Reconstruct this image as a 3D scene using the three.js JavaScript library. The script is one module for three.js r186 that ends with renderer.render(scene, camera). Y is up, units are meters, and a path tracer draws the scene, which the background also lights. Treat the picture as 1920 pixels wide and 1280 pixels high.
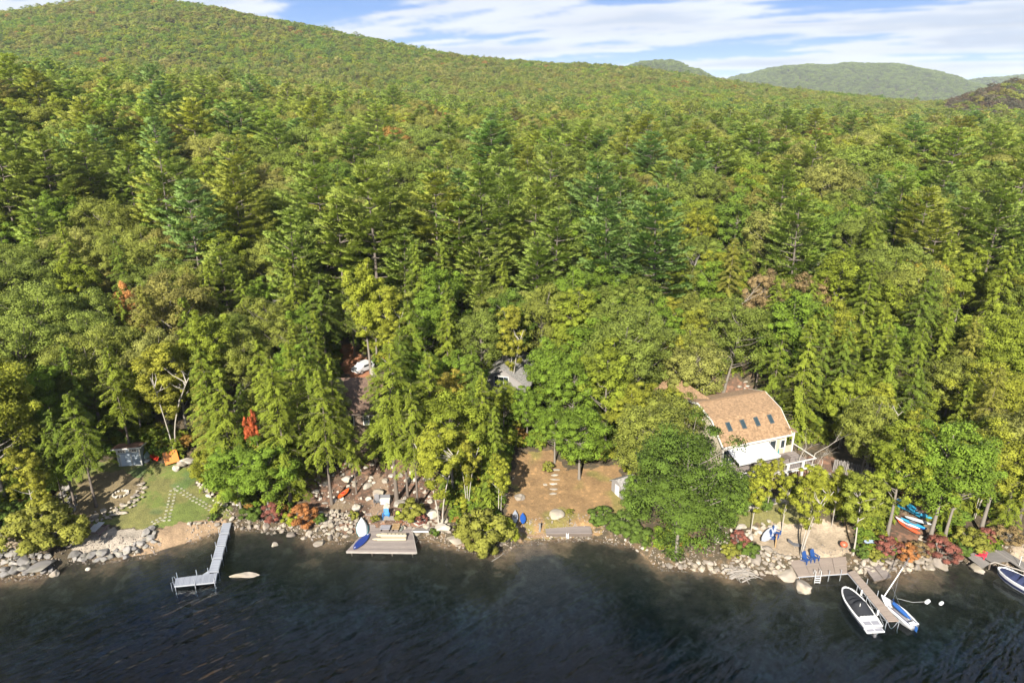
import * as THREE from 'three';
import { mergeGeometries, mergeVertices } from 'three/addons/utils/BufferGeometryUtils.js';
import { RoundedBoxGeometry } from 'three/addons/geometries/RoundedBoxGeometry.js';

// ---------------------------------------------------------------- camera, sky, sun, exposure
const scene = new THREE.Scene();
const EYE = 50, PITCH = 20.1 * Math.PI / 180, FPX = 1281;      // drone height, tilt, focal length in photo pixels
const camera = new THREE.PerspectiveCamera(53.1, 1.5, 0.5, 9000);
camera.position.set(0, EYE, 0);
camera.rotation.set(-PITCH, 0, 0);
scene.add(camera);

const renderer = new THREE.WebGLRenderer({ antialias: true });
renderer.toneMapping = THREE.LinearToneMapping;
renderer.toneMappingExposure = 2.9;
renderer.shadowMap.enabled = true;

const SUN_EL = 33 * Math.PI / 180, SUN_AZ = 16 * Math.PI / 180;   // behind the camera, a little to its left
const sunDir = new THREE.Vector3(-Math.sin(SUN_AZ) * Math.cos(SUN_EL), Math.sin(SUN_EL), Math.cos(SUN_AZ) * Math.cos(SUN_EL));
const sun = new THREE.DirectionalLight(new THREE.Color(1.0, 0.93, 0.80), 5.0);
sun.position.copy(sunDir).multiplyScalar(400).add(new THREE.Vector3(0, 0, -120));
sun.target.position.set(0, 0, -120);
sun.castShadow = true;
sun.shadow.mapSize.set(4096, 4096);
Object.assign(sun.shadow.camera, { left: -220, right: 220, top: 200, bottom: -200, near: 1, far: 900 });
scene.add(sun, sun.target);

// ---------------------------------------------------------------- seeded random and noise
function rng(seed) {
  let s = seed >>> 0;
  return () => { s = (s + 0x6D2B79F5) >>> 0; let t = s; t = Math.imul(t ^ (t >>> 15), t | 1); t ^= t + Math.imul(t ^ (t >>> 7), t | 61); return ((t ^ (t >>> 14)) >>> 0) / 4294967296; };
}
const hash2 = (x, y) => { let h = Math.imul(x | 0, 374761393) ^ Math.imul(y | 0, 668265263); h = Math.imul(h ^ (h >>> 13), 1274126177); return ((h ^ (h >>> 16)) >>> 0) / 4294967296; };
function vnoise(x, y) {
  const ix = Math.floor(x), iy = Math.floor(y), fx = x - ix, fy = y - iy, u = fx * fx * (3 - 2 * fx), v = fy * fy * (3 - 2 * fy);
  const a = hash2(ix, iy), b = hash2(ix + 1, iy), c = hash2(ix, iy + 1), d = hash2(ix + 1, iy + 1);
  return a + (b - a) * u + (c - a) * v + (a - b - c + d) * u * v;
}
function fbm(x, y, o = 4) { let s = 0, a = 0.5, n = 0; for (let i = 0; i < o; i++) { s += a * vnoise(x + 17.3 * i, y - 9.1 * i); n += a; a *= 0.5; x *= 2.03; y *= 2.03; } return s / n; }
const lerp = (a, b, t) => a + (b - a) * t, clamp = (x, a = 0, b = 1) => Math.min(b, Math.max(a, x));
const sstep = (a, b, x) => { const t = clamp((x - a) / (b - a)); return t * t * (3 - 2 * t); };

// ---------------------------------------------------------------- sky: blue air with a broken layer of streaked high cloud, the same all round
{
  const SW = 3072, SH = 1536, data = new Float32Array(SW * SH * 4);
  for (let r = 0; r < SH; r++) {
    const el = ((r + 0.5) / SH - 0.5) * Math.PI, sy = Math.sin(el), cy = Math.cos(el);
    for (let c = 0; c < SW; c++) {
      const az = ((c + 0.5) / SW - 0.5) * 2 * Math.PI, dx = cy * Math.cos(az), dz = cy * Math.sin(az);
      const up = Math.max(0, sy), k = 1 - Math.exp(-up * 9);
      let R = lerp(0.22, 0.015, k), G = lerp(0.31, 0.080, k), B = lerp(0.41, 0.27, k);
      if (sy > 0) {
        const h = 1 / (sy + 0.05), px = dx * h, pz = dz * h;
        const u = px * 0.80 + pz * 0.6, v = -px * 0.6 + pz * 0.8;             // cloud bands drawn out along the wind
        const warp = fbm(u * 0.5 + 5, v * 0.5, 2) * 1.6;
        const big = fbm(u * 0.34 + 11 + warp * 0.35, v * 0.62 + 3, 3), fine = fbm(u * 1.3 + warp, v * 3.2 + warp, el > 0.5 ? 3 : 5);
        const d = big * 0.74 + fine * 0.38;
        const cov = sstep(0.53, 0.62, d + 0.05 * (1 - k)) * 0.72 + sstep(0.44, 0.70, d) * 0.28;
        const thick = sstep(0.60, 0.78, d), wisp = 0.80 + 0.34 * fine;
        const cr = lerp(0.32, 0.22, thick) * wisp, cg = lerp(0.335, 0.25, thick) * wisp, cb = lerp(0.36, 0.30, thick) * wisp;
        const a = cov * 0.94;
        R = lerp(R, cr, a); G = lerp(G, cg, a); B = lerp(B, cb, a);
      }
      const i = (r * SW + c) * 4; data[i] = R; data[i + 1] = G; data[i + 2] = B; data[i + 3] = 1;
    }
  }
  const sky = new THREE.DataTexture(data, SW, SH, THREE.RGBAFormat, THREE.FloatType);
  sky.mapping = THREE.EquirectangularReflectionMapping; sky.magFilter = THREE.LinearFilter; sky.minFilter = THREE.LinearFilter; sky.needsUpdate = true;
  scene.background = sky; scene.environment = sky;
}
scene.fog = new THREE.FogExp2(new THREE.Color(0.80, 0.88, 1.0), 0.00006);

// ---------------------------------------------------------------- naming helpers
const used = new Map();
function numbered(n) { const k = used.get(n) ?? 0; used.set(n, k + 1); return k ? `${n}_${String(k).padStart(3, '0')}` : n; }
function tag(o, label, category, group) { o.userData.label = label; o.userData.category = category; if (group) o.userData.group = group; return o; }
function shade(o) { o.traverse((m) => { if (m.isMesh) { m.castShadow = true; m.receiveShadow = true; } }); return o; }
function thing(name, label, category, pos = [0, 0, 0], turn = 0, group) {
  const o = new THREE.Group(); o.name = numbered(name); o.position.set(...pos); o.rotation.y = turn; tag(o, label, category, group); scene.add(o); return o;
}
function part(name, geo, mat, parent) { const m = new THREE.Mesh(geo, mat); m.name = name; m.castShadow = m.receiveShadow = true; parent.add(m); return m; }
function solo(name, geo, mat, label, category, pos = [0, 0, 0], turn = 0, group) {
  const m = new THREE.Mesh(geo, mat); m.name = numbered(name); m.position.set(...pos); m.rotation.y = turn; m.castShadow = m.receiveShadow = true; tag(m, label, category, group); scene.add(m); return m;
}
function structure(name, geo, mat) { const m = new THREE.Mesh(geo, mat); m.name = numbered(name); m.castShadow = m.receiveShadow = true; m.userData.kind = 'structure'; scene.add(m); return m; }
const lin = (r, g, b) => new THREE.Color().setRGB(r, g, b);
const std = (c, rough = 0.85, extra = {}) => new THREE.MeshStandardMaterial({ color: Array.isArray(c) ? lin(...c) : c, roughness: rough, ...extra });
// ---------------------------------------------------------------- terrain: a shore, a wooded rise and the ridge behind
// a sight line through photo pixel (px, py) on the survey of the place, used only to read positions off the photograph
const CP = Math.cos(PITCH), SP = Math.sin(PITCH);
function sight(px, py) { const x = (px - 960) / FPX, y = (640 - py) / FPX; return [x, y * CP - SP, -(y * SP + CP)]; }
function onPlane(px, py, h = 0) { const d = sight(px, py), t = (h - EYE) / d[1]; return [d[0] * t, h, d[2] * t]; }
function toPix(x, y, z) { const dy = y - EYE, f = -(z * CP + dy * SP), yy = dy * CP - z * SP; return [960 + x / f * FPX, 640 - yy / f * FPX, f]; }

const SHORE = [[-300, 1120], [0, 1085], [92, 1078], [120, 1052], [205, 1050], [270, 1041], [345, 1020], [400, 1000], [440, 988], [520, 992], [600, 1012], [660, 1015], [740, 1012], [800, 1012], [860, 1026], [930, 1038], [985, 1016], [1100, 1008], [1180, 1020], [1235, 1062], [1300, 1066], [1375, 1078], [1440, 1072], [1490, 1084], [1560, 1070], [1640, 1078], [1740, 1062], [1800, 1050], [1850, 1058], [1940, 1062], [2250, 1100]]
  .map(([a, b]) => onPlane(a, b, 0)).map((p) => [p[0], p[2]]);
function shoreAt(x) {
  if (x <= SHORE[0][0]) return SHORE[0][1];
  for (let i = 1; i < SHORE.length; i++) if (x <= SHORE[i][0]) { const [x0, z0] = SHORE[i - 1], [x1, z1] = SHORE[i]; const t = (x - x0) / (x1 - x0); return lerp(z0, z1, t * t * (3 - 2 * t) * 0.5 + t * 0.5); }
  return SHORE[SHORE.length - 1][1];
}
const SHORE_T = Float64Array.from({ length: 6001 }, (_, i) => shoreAt(-300 + i * 0.1));
function shoreZ(x) { const t = (x + 300) * 10; if (t <= 0) return SHORE_T[0]; if (t >= 5999) return SHORE_T[6000]; const i = t | 0; return SHORE_T[i] + (SHORE_T[i + 1] - SHORE_T[i]) * (t - i); }
const HX = [-900, -400, 0, 365, 620, 900, 1200, 1500, 1800, 2300, 2900], HF = [60, 90, 120, 170, 220, 300, 400, 600, 800, 1000, 1200, 1500, 2500, 9000];
const HG = [
  [2, 2, 2, 2, 2, 2, 2, 2, 2, 2, 2],
  [6, 6, 5, 4.6, 4.6, 4.6, 4.6, 5, 5, 5, 5],
  [15, 13, 10.5, 8, 7.5, 7.5, 7.5, 8, 8, 9, 9],
  [30, 27, 22, 14.5, 10, 9, 9, 9, 9, 10, 11],
  [40, 37, 32, 22, 14, 10, 10, 10, 10, 11, 12],
  [45, 42, 37, 30, 20, 13, 12, 11, 11, 12, 13],
  [48, 45, 41, 36, 27, 16, 14, 12, 11, 12, 13],
  [58, 54, 50, 46, 36, 24, 20, 14, 10, 10, 10],
  [85, 80, 73, 66, 50, 37, 32, 20, 10, 8, 8],
  [125, 122, 118, 122, 92, 63, 50, 34, 12, 8, 8],
  [132, 135, 140, 176, 139, 90, 70, 28, 8, 6, 6],
  [120, 126, 132, 160, 108, 66, 46, 14, 5, 5, 5],
  [60, 60, 60, 60, 40, 30, 20, 8, 4, 4, 4],
  [2, 2, 2, 2, 2, 2, 2, 2, 2, 2, 2],
];
const cr = (a, b, c, d, t) => { const lo = Math.min(b, c), hi = Math.max(b, c), m = (hi - lo) * 0.15; return clamp(b + 0.5 * t * (c - a + t * (2 * a - 5 * b + 4 * c - d + t * (3 * (b - c) + d - a))), lo - m, hi + m); };
function broad(x, z) {
  const f = Math.max(61, -z), px = clamp(960 + x / f * 1281 * 0.94, HX[0], HX[HX.length - 1] - 1);
  let j = 0; while (j < HX.length - 2 && px > HX[j + 1]) j++;
  let i = 0; while (i < HF.length - 2 && f > HF[i + 1]) i++;
  const tx = clamp((px - HX[j]) / (HX[j + 1] - HX[j])), tf = clamp((f - HF[i]) / (HF[i + 1] - HF[i]));
  const row = (r) => { const R = HG[clamp(r, 0, HG.length - 1)], n = HX.length - 1; return cr(R[Math.max(0, j - 1)], R[j], R[j + 1], R[Math.min(n, j + 2)], tx); };
  return cr(row(i - 1), row(i), row(i + 1), row(i + 2), tf);
}
// levelled places: [x, z, radius x, radius z, height, softness]
const FLATS = [];
function level(px, py, rx, rz, h, soft = 3) { const p = onPlane(px, py, h); FLATS.push([p[0], p[2], rx, rz, h, soft]); return p; }
function ground(x, z) {
  const f = -z, d = shoreZ(x) - z;                         // metres inland
  let h;
  if (d < 0) { const o = -d; h = -0.05 - 0.13 * Math.min(o, 7) - 0.22 * clamp(o - 7, 0, 16) - 0.08 * clamp(o - 23, 0, 40); h += (fbm(x * 0.35, z * 0.35, 3) - 0.5) * 0.35 * clamp(o / 3); return Math.min(h, -0.05); }
  const bank = 0.85 * sstep(0, 2.6, d) + 0.065 * Math.min(d, 14);
  const b = broad(x, z);
  h = lerp(bank, Math.max(b, bank), sstep(8, 34, d));
  const amp = sstep(2, 12, d) * (f < 200 ? 1 : lerp(1, 5, sstep(200, 700, f)));
  h += (fbm(x * 0.09 + 3, z * 0.09, 3) - 0.5) * 0.9 * Math.min(amp, 1);
  if (f > 200) h += (fbm(x * 0.012 + 7, z * 0.012, 4) - 0.5) * 6 * sstep(200, 700, f);
  for (const [cx, cz, rx, rz, fh, soft] of FLATS) {
    const q = Math.hypot(Math.max(0, Math.abs(x - cx) - rx), Math.max(0, Math.abs(z - cz) - rz));
    if (q < soft) h = lerp(fh, h, sstep(0, soft, q));
  }
  // brown wooded knoll far to the right
  if (f > 500) { const px = 960 + x / f * 1281 * 0.94, a = (px - 1800) / 105, c = (f - 850) / 120; h += 38 * Math.exp(-a * a - c * c); }
  return h;
}
function G(px, py) {                                       // where the sight line through that pixel meets the ground
  const d = sight(px, py); let t0 = 40, t = 40;
  for (; t < 4000; t *= 1.01) { const y = EYE + d[1] * t; if (y < Math.max(ground(d[0] * t, d[2] * t), 0)) break; t0 = t; }
  for (let i = 0; i < 24; i++) { const m = (t0 + t) / 2; if (EYE + d[1] * m < Math.max(ground(d[0] * m, d[2] * m), 0)) t = m; else t0 = m; }
  return [d[0] * t, Math.max(ground(d[0] * t, d[2] * t), 0), d[2] * t];
}
level(1432, 800, 9, 8, 3.3, 6);            // house plot (read at its floor height)
level(1430, 925, 10, 3.0, 2.6, 4);         // terrace below the house deck

// ---------------------------------------------------------------- ground sheets
const NX0 = -150, NX1 = 150, NZ0 = -136, NZ1 = -36;      // surveyed plot
const poly = (pts) => pts.map(([a, b]) => { const g = G(a, b); return [g[0], g[2]]; });
function inside(p, x, z) { let c = false; for (let i = 0, j = p.length - 1; i < p.length; j = i++) { const [xi, zi] = p[i], [xj, zj] = p[j]; if ((zi > z) !== (zj > z) && x < (xj - xi) * (z - zi) / (zj - zi) + xi) c = !c; } return c; }
function edgeDist(p, x, z) { let m = 1e9; for (let i = 0, j = p.length - 1; i < p.length; j = i++) { const [ax, az] = p[j], [bx, bz] = p[i], dx = bx - ax, dz = bz - az, t = clamp(((x - ax) * dx + (z - az) * dz) / (dx * dx + dz * dz)); m = Math.min(m, Math.hypot(x - ax - dx * t, z - az - dz * t)); } return inside(p, x, z) ? m : -m; }
const ZONES = [
  { p: poly([[95, 950], [150, 870], [215, 862], [330, 868], [352, 880], [375, 920], [430, 950], [440, 968], [400, 985], [330, 985], [290, 992], [200, 985], [110, 985]]), kind: 'lawn' },
  { p: poly([[110, 960], [170, 890], [230, 880], [272, 900], [268, 920], [240, 945], [170, 968], [120, 972]]), kind: 'duff_light' },
  { p: poly([[128, 1040], [172, 992], [285, 990], [283, 1016], [225, 1040], [150, 1045]]), kind: 'sand' },
  { p: poly([[225, 1052], [290, 1010], [300, 990], [350, 980], [425, 975], [440, 985], [400, 1003], [345, 1023], [270, 1046]]), kind: 'beach' },
  { p: poly([[560, 985], [575, 900], [640, 870], [760, 865], [825, 900], [830, 985], [700, 1000]]), kind: 'duff_red' },
  { p: poly([[690, 975], [700, 930], [680, 890], [720, 890], [735, 940], [720, 975]]), kind: 'path' },
  { p: poly([[945, 990], [955, 930], [970, 850], [1030, 845], [1060, 880], [1160, 870], [1175, 960], [1110, 1005], [960, 1010]]), kind: 'clearing' },
  { p: poly([[840, 1025], [900, 1030], [985, 1008], [1110, 1004], [1110, 996], [960, 992], [860, 1005]]), kind: 'beach_red' },
  { p: poly([[1405, 1010], [1440, 985], [1520, 975], [1590, 985], [1600, 1040], [1490, 1050], [1440, 1040]]), kind: 'sand_warm' },
  { p: poly([[1375, 990], [1390, 930], [1500, 925], [1540, 960], [1500, 980], [1420, 985]]), kind: 'grass_thin' },
  { p: poly([[1670, 1010], [1690, 940], [1735, 940], [1745, 1000], [1720, 1030]]), kind: 'duff_red' },
  { p: poly([[1895, 1055], [1895, 1015], [1925, 1010], [1990, 1030], [1990, 1060]]), kind: 'sand_warm' },
  { p: poly([[1470, 905], [1500, 850], [1560, 860], [1590, 900], [1570, 930], [1510, 930]]), kind: 'duff_red' },
  { p: poly([[1330, 720], [1380, 710], [1420, 740], [1380, 755], [1335, 745]]), kind: 'duff_red' },
  { p: poly([[0, 1030], [0, 990], [40, 985], [70, 1000], [60, 1035]]), kind: 'sand_warm' },
  { p: poly([[636, 648], [652, 642], [694, 680], [700, 712], [655, 714], [642, 690]]), kind: 'clay' },
];
for (const q of ZONES) { q.b = [1e9, -1e9, 1e9, -1e9]; for (const [x, z] of q.p) q.b = [Math.min(q.b[0], x), Math.max(q.b[1], x), Math.min(q.b[2], z), Math.max(q.b[3], z)]; }
const TINT = {
  wood: [0.062, 0.048, 0.028], lawn: [0.108, 0.138, 0.026], duff_light: [0.15, 0.115, 0.06], sand: [0.26, 0.225, 0.185], beach: [0.24, 0.165, 0.10], duff_red: [0.10, 0.060, 0.040],
  path: [0.22, 0.15, 0.10], clearing: [0.215, 0.132, 0.060], beach_red: [0.20, 0.13, 0.08], sand_warm: [0.29, 0.23, 0.165], grass_thin: [0.13, 0.12, 0.04], clay: [0.26, 0.11, 0.055], gravel: [0.070, 0.055, 0.048],
};
const zoneAt = (x, z) => { let k = 'wood', near = false; for (const q of ZONES) if (x > q.b[0] - 1.1 && x < q.b[1] + 1.1 && z > q.b[2] - 1.1 && z < q.b[3] + 1.1) near = true; if (!near) return k; const wx = x + (fbm(x * 0.9, z * 0.9, 3) - 0.5) * 2.0, wz = z + (fbm(x * 0.9 + 40, z * 0.9, 3) - 0.5) * 2.0; for (const q of ZONES) if (wx > q.b[0] && wx < q.b[1] && wz > q.b[2] && wz < q.b[3] && inside(q.p, wx, wz)) k = q.kind; return k; };
const sand = [0.20, 0.135, 0.08], weed = [0.050, 0.040, 0.024], muck = [0.135, 0.13, 0.115];
const TW = 2048, TH = 1024, gtex = new Uint8Array(TW * TH * 4), toS = (v) => clamp(v <= 0.0031308 ? v * 12.92 : 1.055 * Math.pow(v, 1 / 2.4) - 0.055) * 255;
const LUT = Uint8Array.from({ length: 4096 }, (_, i) => toS(i / 4095));
for (let r = 0; r < TH; r++) for (let c = 0; c < TW; c++) {
  const x = lerp(NX0, NX1, (c + 0.5) / TW), z = lerp(NZ1, NZ0, (r + 0.5) / TH), d = shoreZ(x) - z;
  let R, Gc, B;
  const n1 = vnoise(x * 1.1, z * 1.1), n2 = hash2(c, r), n3 = d < 0.1 ? 0 : fbm(x * 0.35 + 9, z * 0.35, 2), n4 = vnoise(x * 3.1, z * 3.1);
  if (d < 0.1) {                                            // lake bed: sand and stones by the shore, brown weed and muck farther out
    const o = -d; const m = o > 26 ? 0.5 : fbm(x * 0.22 + 31, z * 0.30, 3), w = o * 0.135 + (m - 0.5) * 1.2 + (n4 - 0.5) * 0.25;
    const stone = o < 9 && fbm(x * 0.8 + 3, z * 0.8, 2) > 0.66 ? 1 : 0;
    
    const a = clamp((0.30 - w) * 4), b = clamp((0.85 - (o * 0.062 + (m - 0.5) * 0.5 + (n4 - 0.5) * 0.2)) * 3);
    R = lerp(lerp(muck[0], weed[0], b), sand[0], a); Gc = lerp(lerp(muck[1], weed[1], b), sand[1], a); B = lerp(lerp(muck[2], weed[2], b), sand[2], a);
    if (stone && b > 0.3) { R = lerp(R, 0.10, 0.5); Gc = lerp(Gc, 0.085, 0.5); B = lerp(B, 0.06, 0.5); }
    const v = 0.6 + 0.5 * n1 + 0.3 * (n2 - 0.5) + 0.4 * (n4 - 0.5); R *= v; Gc *= v; B *= v;
  } else {
    const k = zoneAt(x, z), t = TINT[k]; R = t[0]; Gc = t[1]; B = t[2];
    if (k === 'lawn') { const q = sstep(0.42, 0.62, n3 + (n4 - 0.5) * 0.25); R = lerp(R, 0.15, q * 0.6); Gc = lerp(Gc, 0.125, q * 0.6); B = lerp(B, 0.045, q * 0.6); const g = sstep(0.58, 0.7, fbm(x * 0.28 + 70, z * 0.28, 3)); R = lerp(R, 0.06, g * 0.6); Gc = lerp(Gc, 0.12, g * 0.6); }
    if (k === 'clearing') { const q = sstep(0.5, 0.68, n3); R = lerp(R, 0.15, q * 0.8); Gc = lerp(Gc, 0.135, q * 0.8); B = lerp(B, 0.035, q * 0.8); if (n4 > 0.86) { R *= 1.35; Gc *= 1.3; B *= 1.25; } }
    if (k === 'duff_red' || k === 'wood') { const q = sstep(0.55, 0.75, n4); R = lerp(R, R * 1.7, q); Gc = lerp(Gc, Gc * 1.5, q); B = lerp(B, B * 1.4, q); }
    if (k === 'duff_red') { const q = sstep(0.6, 0.8, n3); R = lerp(R, 0.19, q); Gc = lerp(Gc, 0.14, q); B = lerp(B, 0.09, q); }
    const v = 0.72 + 0.34 * n1 + 0.36 * (n2 - 0.5) + 0.22 * (n4 - 0.5); R *= v; Gc *= v; B *= v;
  }
  const i = (r * TW + c) * 4; gtex[i] = LUT[clamp(R) * 4095 | 0]; gtex[i + 1] = LUT[clamp(Gc) * 4095 | 0]; gtex[i + 2] = LUT[clamp(B) * 4095 | 0]; gtex[i + 3] = 255;
}
const groundMap = new THREE.DataTexture(gtex, TW, TH); groundMap.colorSpace = THREE.SRGBColorSpace; groundMap.magFilter = THREE.LinearFilter; groundMap.minFilter = THREE.LinearMipmapLinearFilter; groundMap.generateMipmaps = true; groundMap.needsUpdate = true;
const bumpPix = new Uint8Array(256 * 256 * 4);
for (let i = 0; i < 65536; i++) { const x = i & 255, y = i >> 8, v = (0.5 * hash2(x, y) + 0.5 * hash2(x >> 1, (y >> 1) + 999)) * 255; bumpPix.set([v, v, v, 255], i * 4); }
const grainBump = new THREE.DataTexture(bumpPix, 256, 256); grainBump.wrapS = grainBump.wrapT = THREE.RepeatWrapping; grainBump.magFilter = THREE.LinearFilter; grainBump.repeat.set(28, 14); grainBump.needsUpdate = true;
function gridGeo(nx, nz, at) {
  const pos = new Float32Array((nx + 1) * (nz + 1) * 3), uv = new Float32Array((nx + 1) * (nz + 1) * 2), idx = [];
  for (let j = 0; j <= nz; j++) for (let i = 0; i <= nx; i++) { const k = j * (nx + 1) + i, [x, y, z, u, v] = at(i / nx, j / nz); pos.set([x, y, z], k * 3); uv.set([u, v], k * 2); if (i < nx && j < nz) idx.push(k, k + 1, k + nx + 2, k, k + nx + 2, k + nx + 1); }
  const g = new THREE.BufferGeometry(); g.setAttribute('position', new THREE.BufferAttribute(pos, 3)); g.setAttribute('uv', new THREE.BufferAttribute(uv, 2)); g.setIndex(idx); g.computeVertexNormals(); return g;
}
const plot = structure('ground', gridGeo(430, 220, (s, t) => { const x = lerp(NX0, NX1, s), z = lerp(NZ1, NZ0, t); return [x, ground(x, z), z, s, t]; }), new THREE.MeshStandardMaterial({ map: groundMap, roughness: 0.95, bumpMap: grainBump, bumpScale: 0.06 }));
const soil = std([0.055, 0.042, 0.022], 0.95);
structure('hillside', gridGeo(150, 130, (s, t) => { const f = 133 * Math.pow(62, t), x = lerp(-1, 1, s) * f * 1.15; return [x, ground(x, -f) - (f < 137 ? 0.25 : 0), -f, s, t]; }), soil);
structure('lake_bed', gridGeo(60, 60, (s, t) => [lerp(-4000, 4000, s), -14, lerp(-60, 5000, t), s, t]), std([0.135, 0.13, 0.115], 1));

// ---------------------------------------------------------------- water: a thin clear sheet over the bed, rippled by the breeze away from the lee of the trees
{
  const L = 48, n = 768, hgt = new Float32Array(n * n), R = rng(77), waves = [];
  for (let k = 0; k < 60; k++) { const lam = 0.34 * Math.pow(6.5, Math.pow(R(), 1.6)), a = 0.86 + (R() + R() + R() - 1.5) * 0.42, kx = Math.round(L / lam * Math.cos(a)), kz = Math.round(L / lam * Math.sin(a)); waves.push([kx, kz, Math.pow(lam, 1.05), R() * 6.283]); }
  const cs = Float32Array.from({ length: 4096 }, (_, i) => Math.sin(i / 4096 * 2 * Math.PI));
  let mx = 0;
  for (let j = 0; j < n; j++) for (let i = 0; i < n; i++) { let s = 0; for (const [kx, kz, a, p] of waves) s += a * cs[(((kx * i + kz * j) * 5.3333 + p * 652) | 0) & 4095]; hgt[j * n + i] = s; mx = Math.max(mx, Math.abs(s)); }
  // patch: 132 x 60 m, the ripple grows with the distance from the shore
  const PW = 2048, PH = 1024, px = new Uint8Array(PW * PH * 4);
  for (let r = 0; r < PH; r++) for (let c = 0; c < PW; c++) {
    const x = lerp(-66, 66, (c + 0.5) / PW), z = lerp(-20, -80, (r + 0.5) / PH), o = z - shoreZ(x);
    const amp = lerp(0.10, 1, sstep(3, 19, o + (fbm(x * 0.08, z * 0.12, 3) - 0.5) * 8)) * lerp(0.8, 1.1, fbm(x * 0.05 + 50, z * 0.13, 2));
    const u = ((x / L) % 1 + 1) % 1 * n, w = ((z / L) % 1 + 1) % 1 * n, i0 = Math.floor(u) % n, j0 = Math.floor(w) % n, i1 = (i0 + 1) % n, j1 = (j0 + 1) % n, fu = u - Math.floor(u), fw = w - Math.floor(w);
    const h = lerp(lerp(hgt[j0 * n + i0], hgt[j0 * n + i1], fu), lerp(hgt[j1 * n + i0], hgt[j1 * n + i1], fu), fw) / mx;
    const v = clamp(0.5 + 0.5 * h * amp) * 255, k = (r * PW + c) * 4; px[k] = px[k + 1] = px[k + 2] = v; px[k + 3] = 255;
  }
  const rip = new THREE.DataTexture(px, PW, PH); rip.wrapS = rip.wrapT = THREE.MirroredRepeatWrapping; rip.magFilter = THREE.LinearFilter; rip.needsUpdate = true;
  // a body of clear lake water: what lies deep is dimmed by the water above it
  const water = new THREE.MeshPhysicalMaterial({ color: lin(1, 1, 1), roughness: 0.03, transmission: 1, thickness: 12, ior: 1.333, attenuationColor: lin(0.19, 0.31, 0.43), attenuationDistance: 2.4, bumpMap: rip, bumpScale: 0.31 });
  const X0 = -3000, X1 = 3000, Z0 = 4500, Z1 = -110, Y0 = -30, g = gridGeo(40, 40, (s, t) => { const x = lerp(X0, X1, s), z = lerp(Z0, Z1, t); return [x, 0, z, (x + 66) / 132, (-20 - z) / 60]; });
  const side = (a, b, c, d) => { const q = new THREE.BufferGeometry(); q.setAttribute('position', new THREE.Float32BufferAttribute([...a, ...b, ...c, ...d], 3)); q.setAttribute('uv', new THREE.Float32BufferAttribute([0, 0, 0, 0, 0, 0, 0, 0], 2)); q.setIndex([0, 1, 2, 0, 2, 3]); q.computeVertexNormals(); return q; };
  const shell = mergeVertices(mergeGeometries([g.toNonIndexed(), ...[side([X0, 0, Z0], [X0, Y0, Z0], [X1, Y0, Z0], [X1, 0, Z0]), side([X1, 0, Z1], [X1, Y0, Z1], [X0, Y0, Z1], [X0, 0, Z1]), side([X0, 0, Z1], [X0, Y0, Z1], [X0, Y0, Z0], [X0, 0, Z0]), side([X1, 0, Z0], [X1, Y0, Z0], [X1, Y0, Z1], [X1, 0, Z1]), side([X0, Y0, Z0], [X0, Y0, Z1], [X1, Y0, Z1], [X1, Y0, Z0])].map((q) => q.toNonIndexed())]));
  const w = structure('lake_water', shell, water); w.castShadow = false;
}
// ---------------------------------------------------------------- trees
class Leaves {                                             // collects small leaf faces
  constructor() { this.p = []; this.n = []; this.c = []; }
  // a leaf face: centre, the way it points, the way its blade faces, length, width, tone, blend towards the clump's own outward direction
  face(c, dir, nor, len, wid, tone, out, k = 0.5) {
    const d = dir, n = nor; let sx = d[1] * n[2] - d[2] * n[1], sy = d[2] * n[0] - d[0] * n[2], sz = d[0] * n[1] - d[1] * n[0]; const l = Math.hypot(sx, sy, sz) || 1; sx *= wid / l; sy *= wid / l; sz *= wid / l;
    const a = len * 0.5;
    this.p.push(c[0] - d[0] * a - sx * 0.5, c[1] - d[1] * a - sy * 0.5, c[2] - d[2] * a - sz * 0.5, c[0] - d[0] * a * 0.2 + sx * 0.5, c[1] - d[1] * a * 0.2 + sy * 0.5, c[2] - d[2] * a * 0.2 + sz * 0.5, c[0] + d[0] * a, c[1] + d[1] * a, c[2] + d[2] * a);
    let fx = n[0] * (1 - k) + out[0] * k, fy = n[1] * (1 - k) + out[1] * k, fz = n[2] * (1 - k) + out[2] * k; const m = Math.hypot(fx, fy, fz) || 1; fx /= m; fy /= m; fz /= m;
    for (let i = 0; i < 3; i++) { this.n.push(fx, fy, fz); this.c.push(tone[0], tone[1], tone[2]); }
  }
  geometry() { const g = new THREE.BufferGeometry(); g.setAttribute('position', new THREE.Float32BufferAttribute(this.p, 3)); g.setAttribute('normal', new THREE.Float32BufferAttribute(this.n, 3)); g.setAttribute('color', new THREE.Float32BufferAttribute(this.c, 3)); return g; }
}
const norm = (v) => { const l = Math.hypot(v[0], v[1], v[2]) || 1; return [v[0] / l, v[1] / l, v[2] / l]; };
const onBall = (R) => { const z = R() * 2 - 1, a = R() * 6.2832, s = Math.sqrt(1 - z * z); return [s * Math.cos(a), z, s * Math.sin(a)]; };
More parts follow.
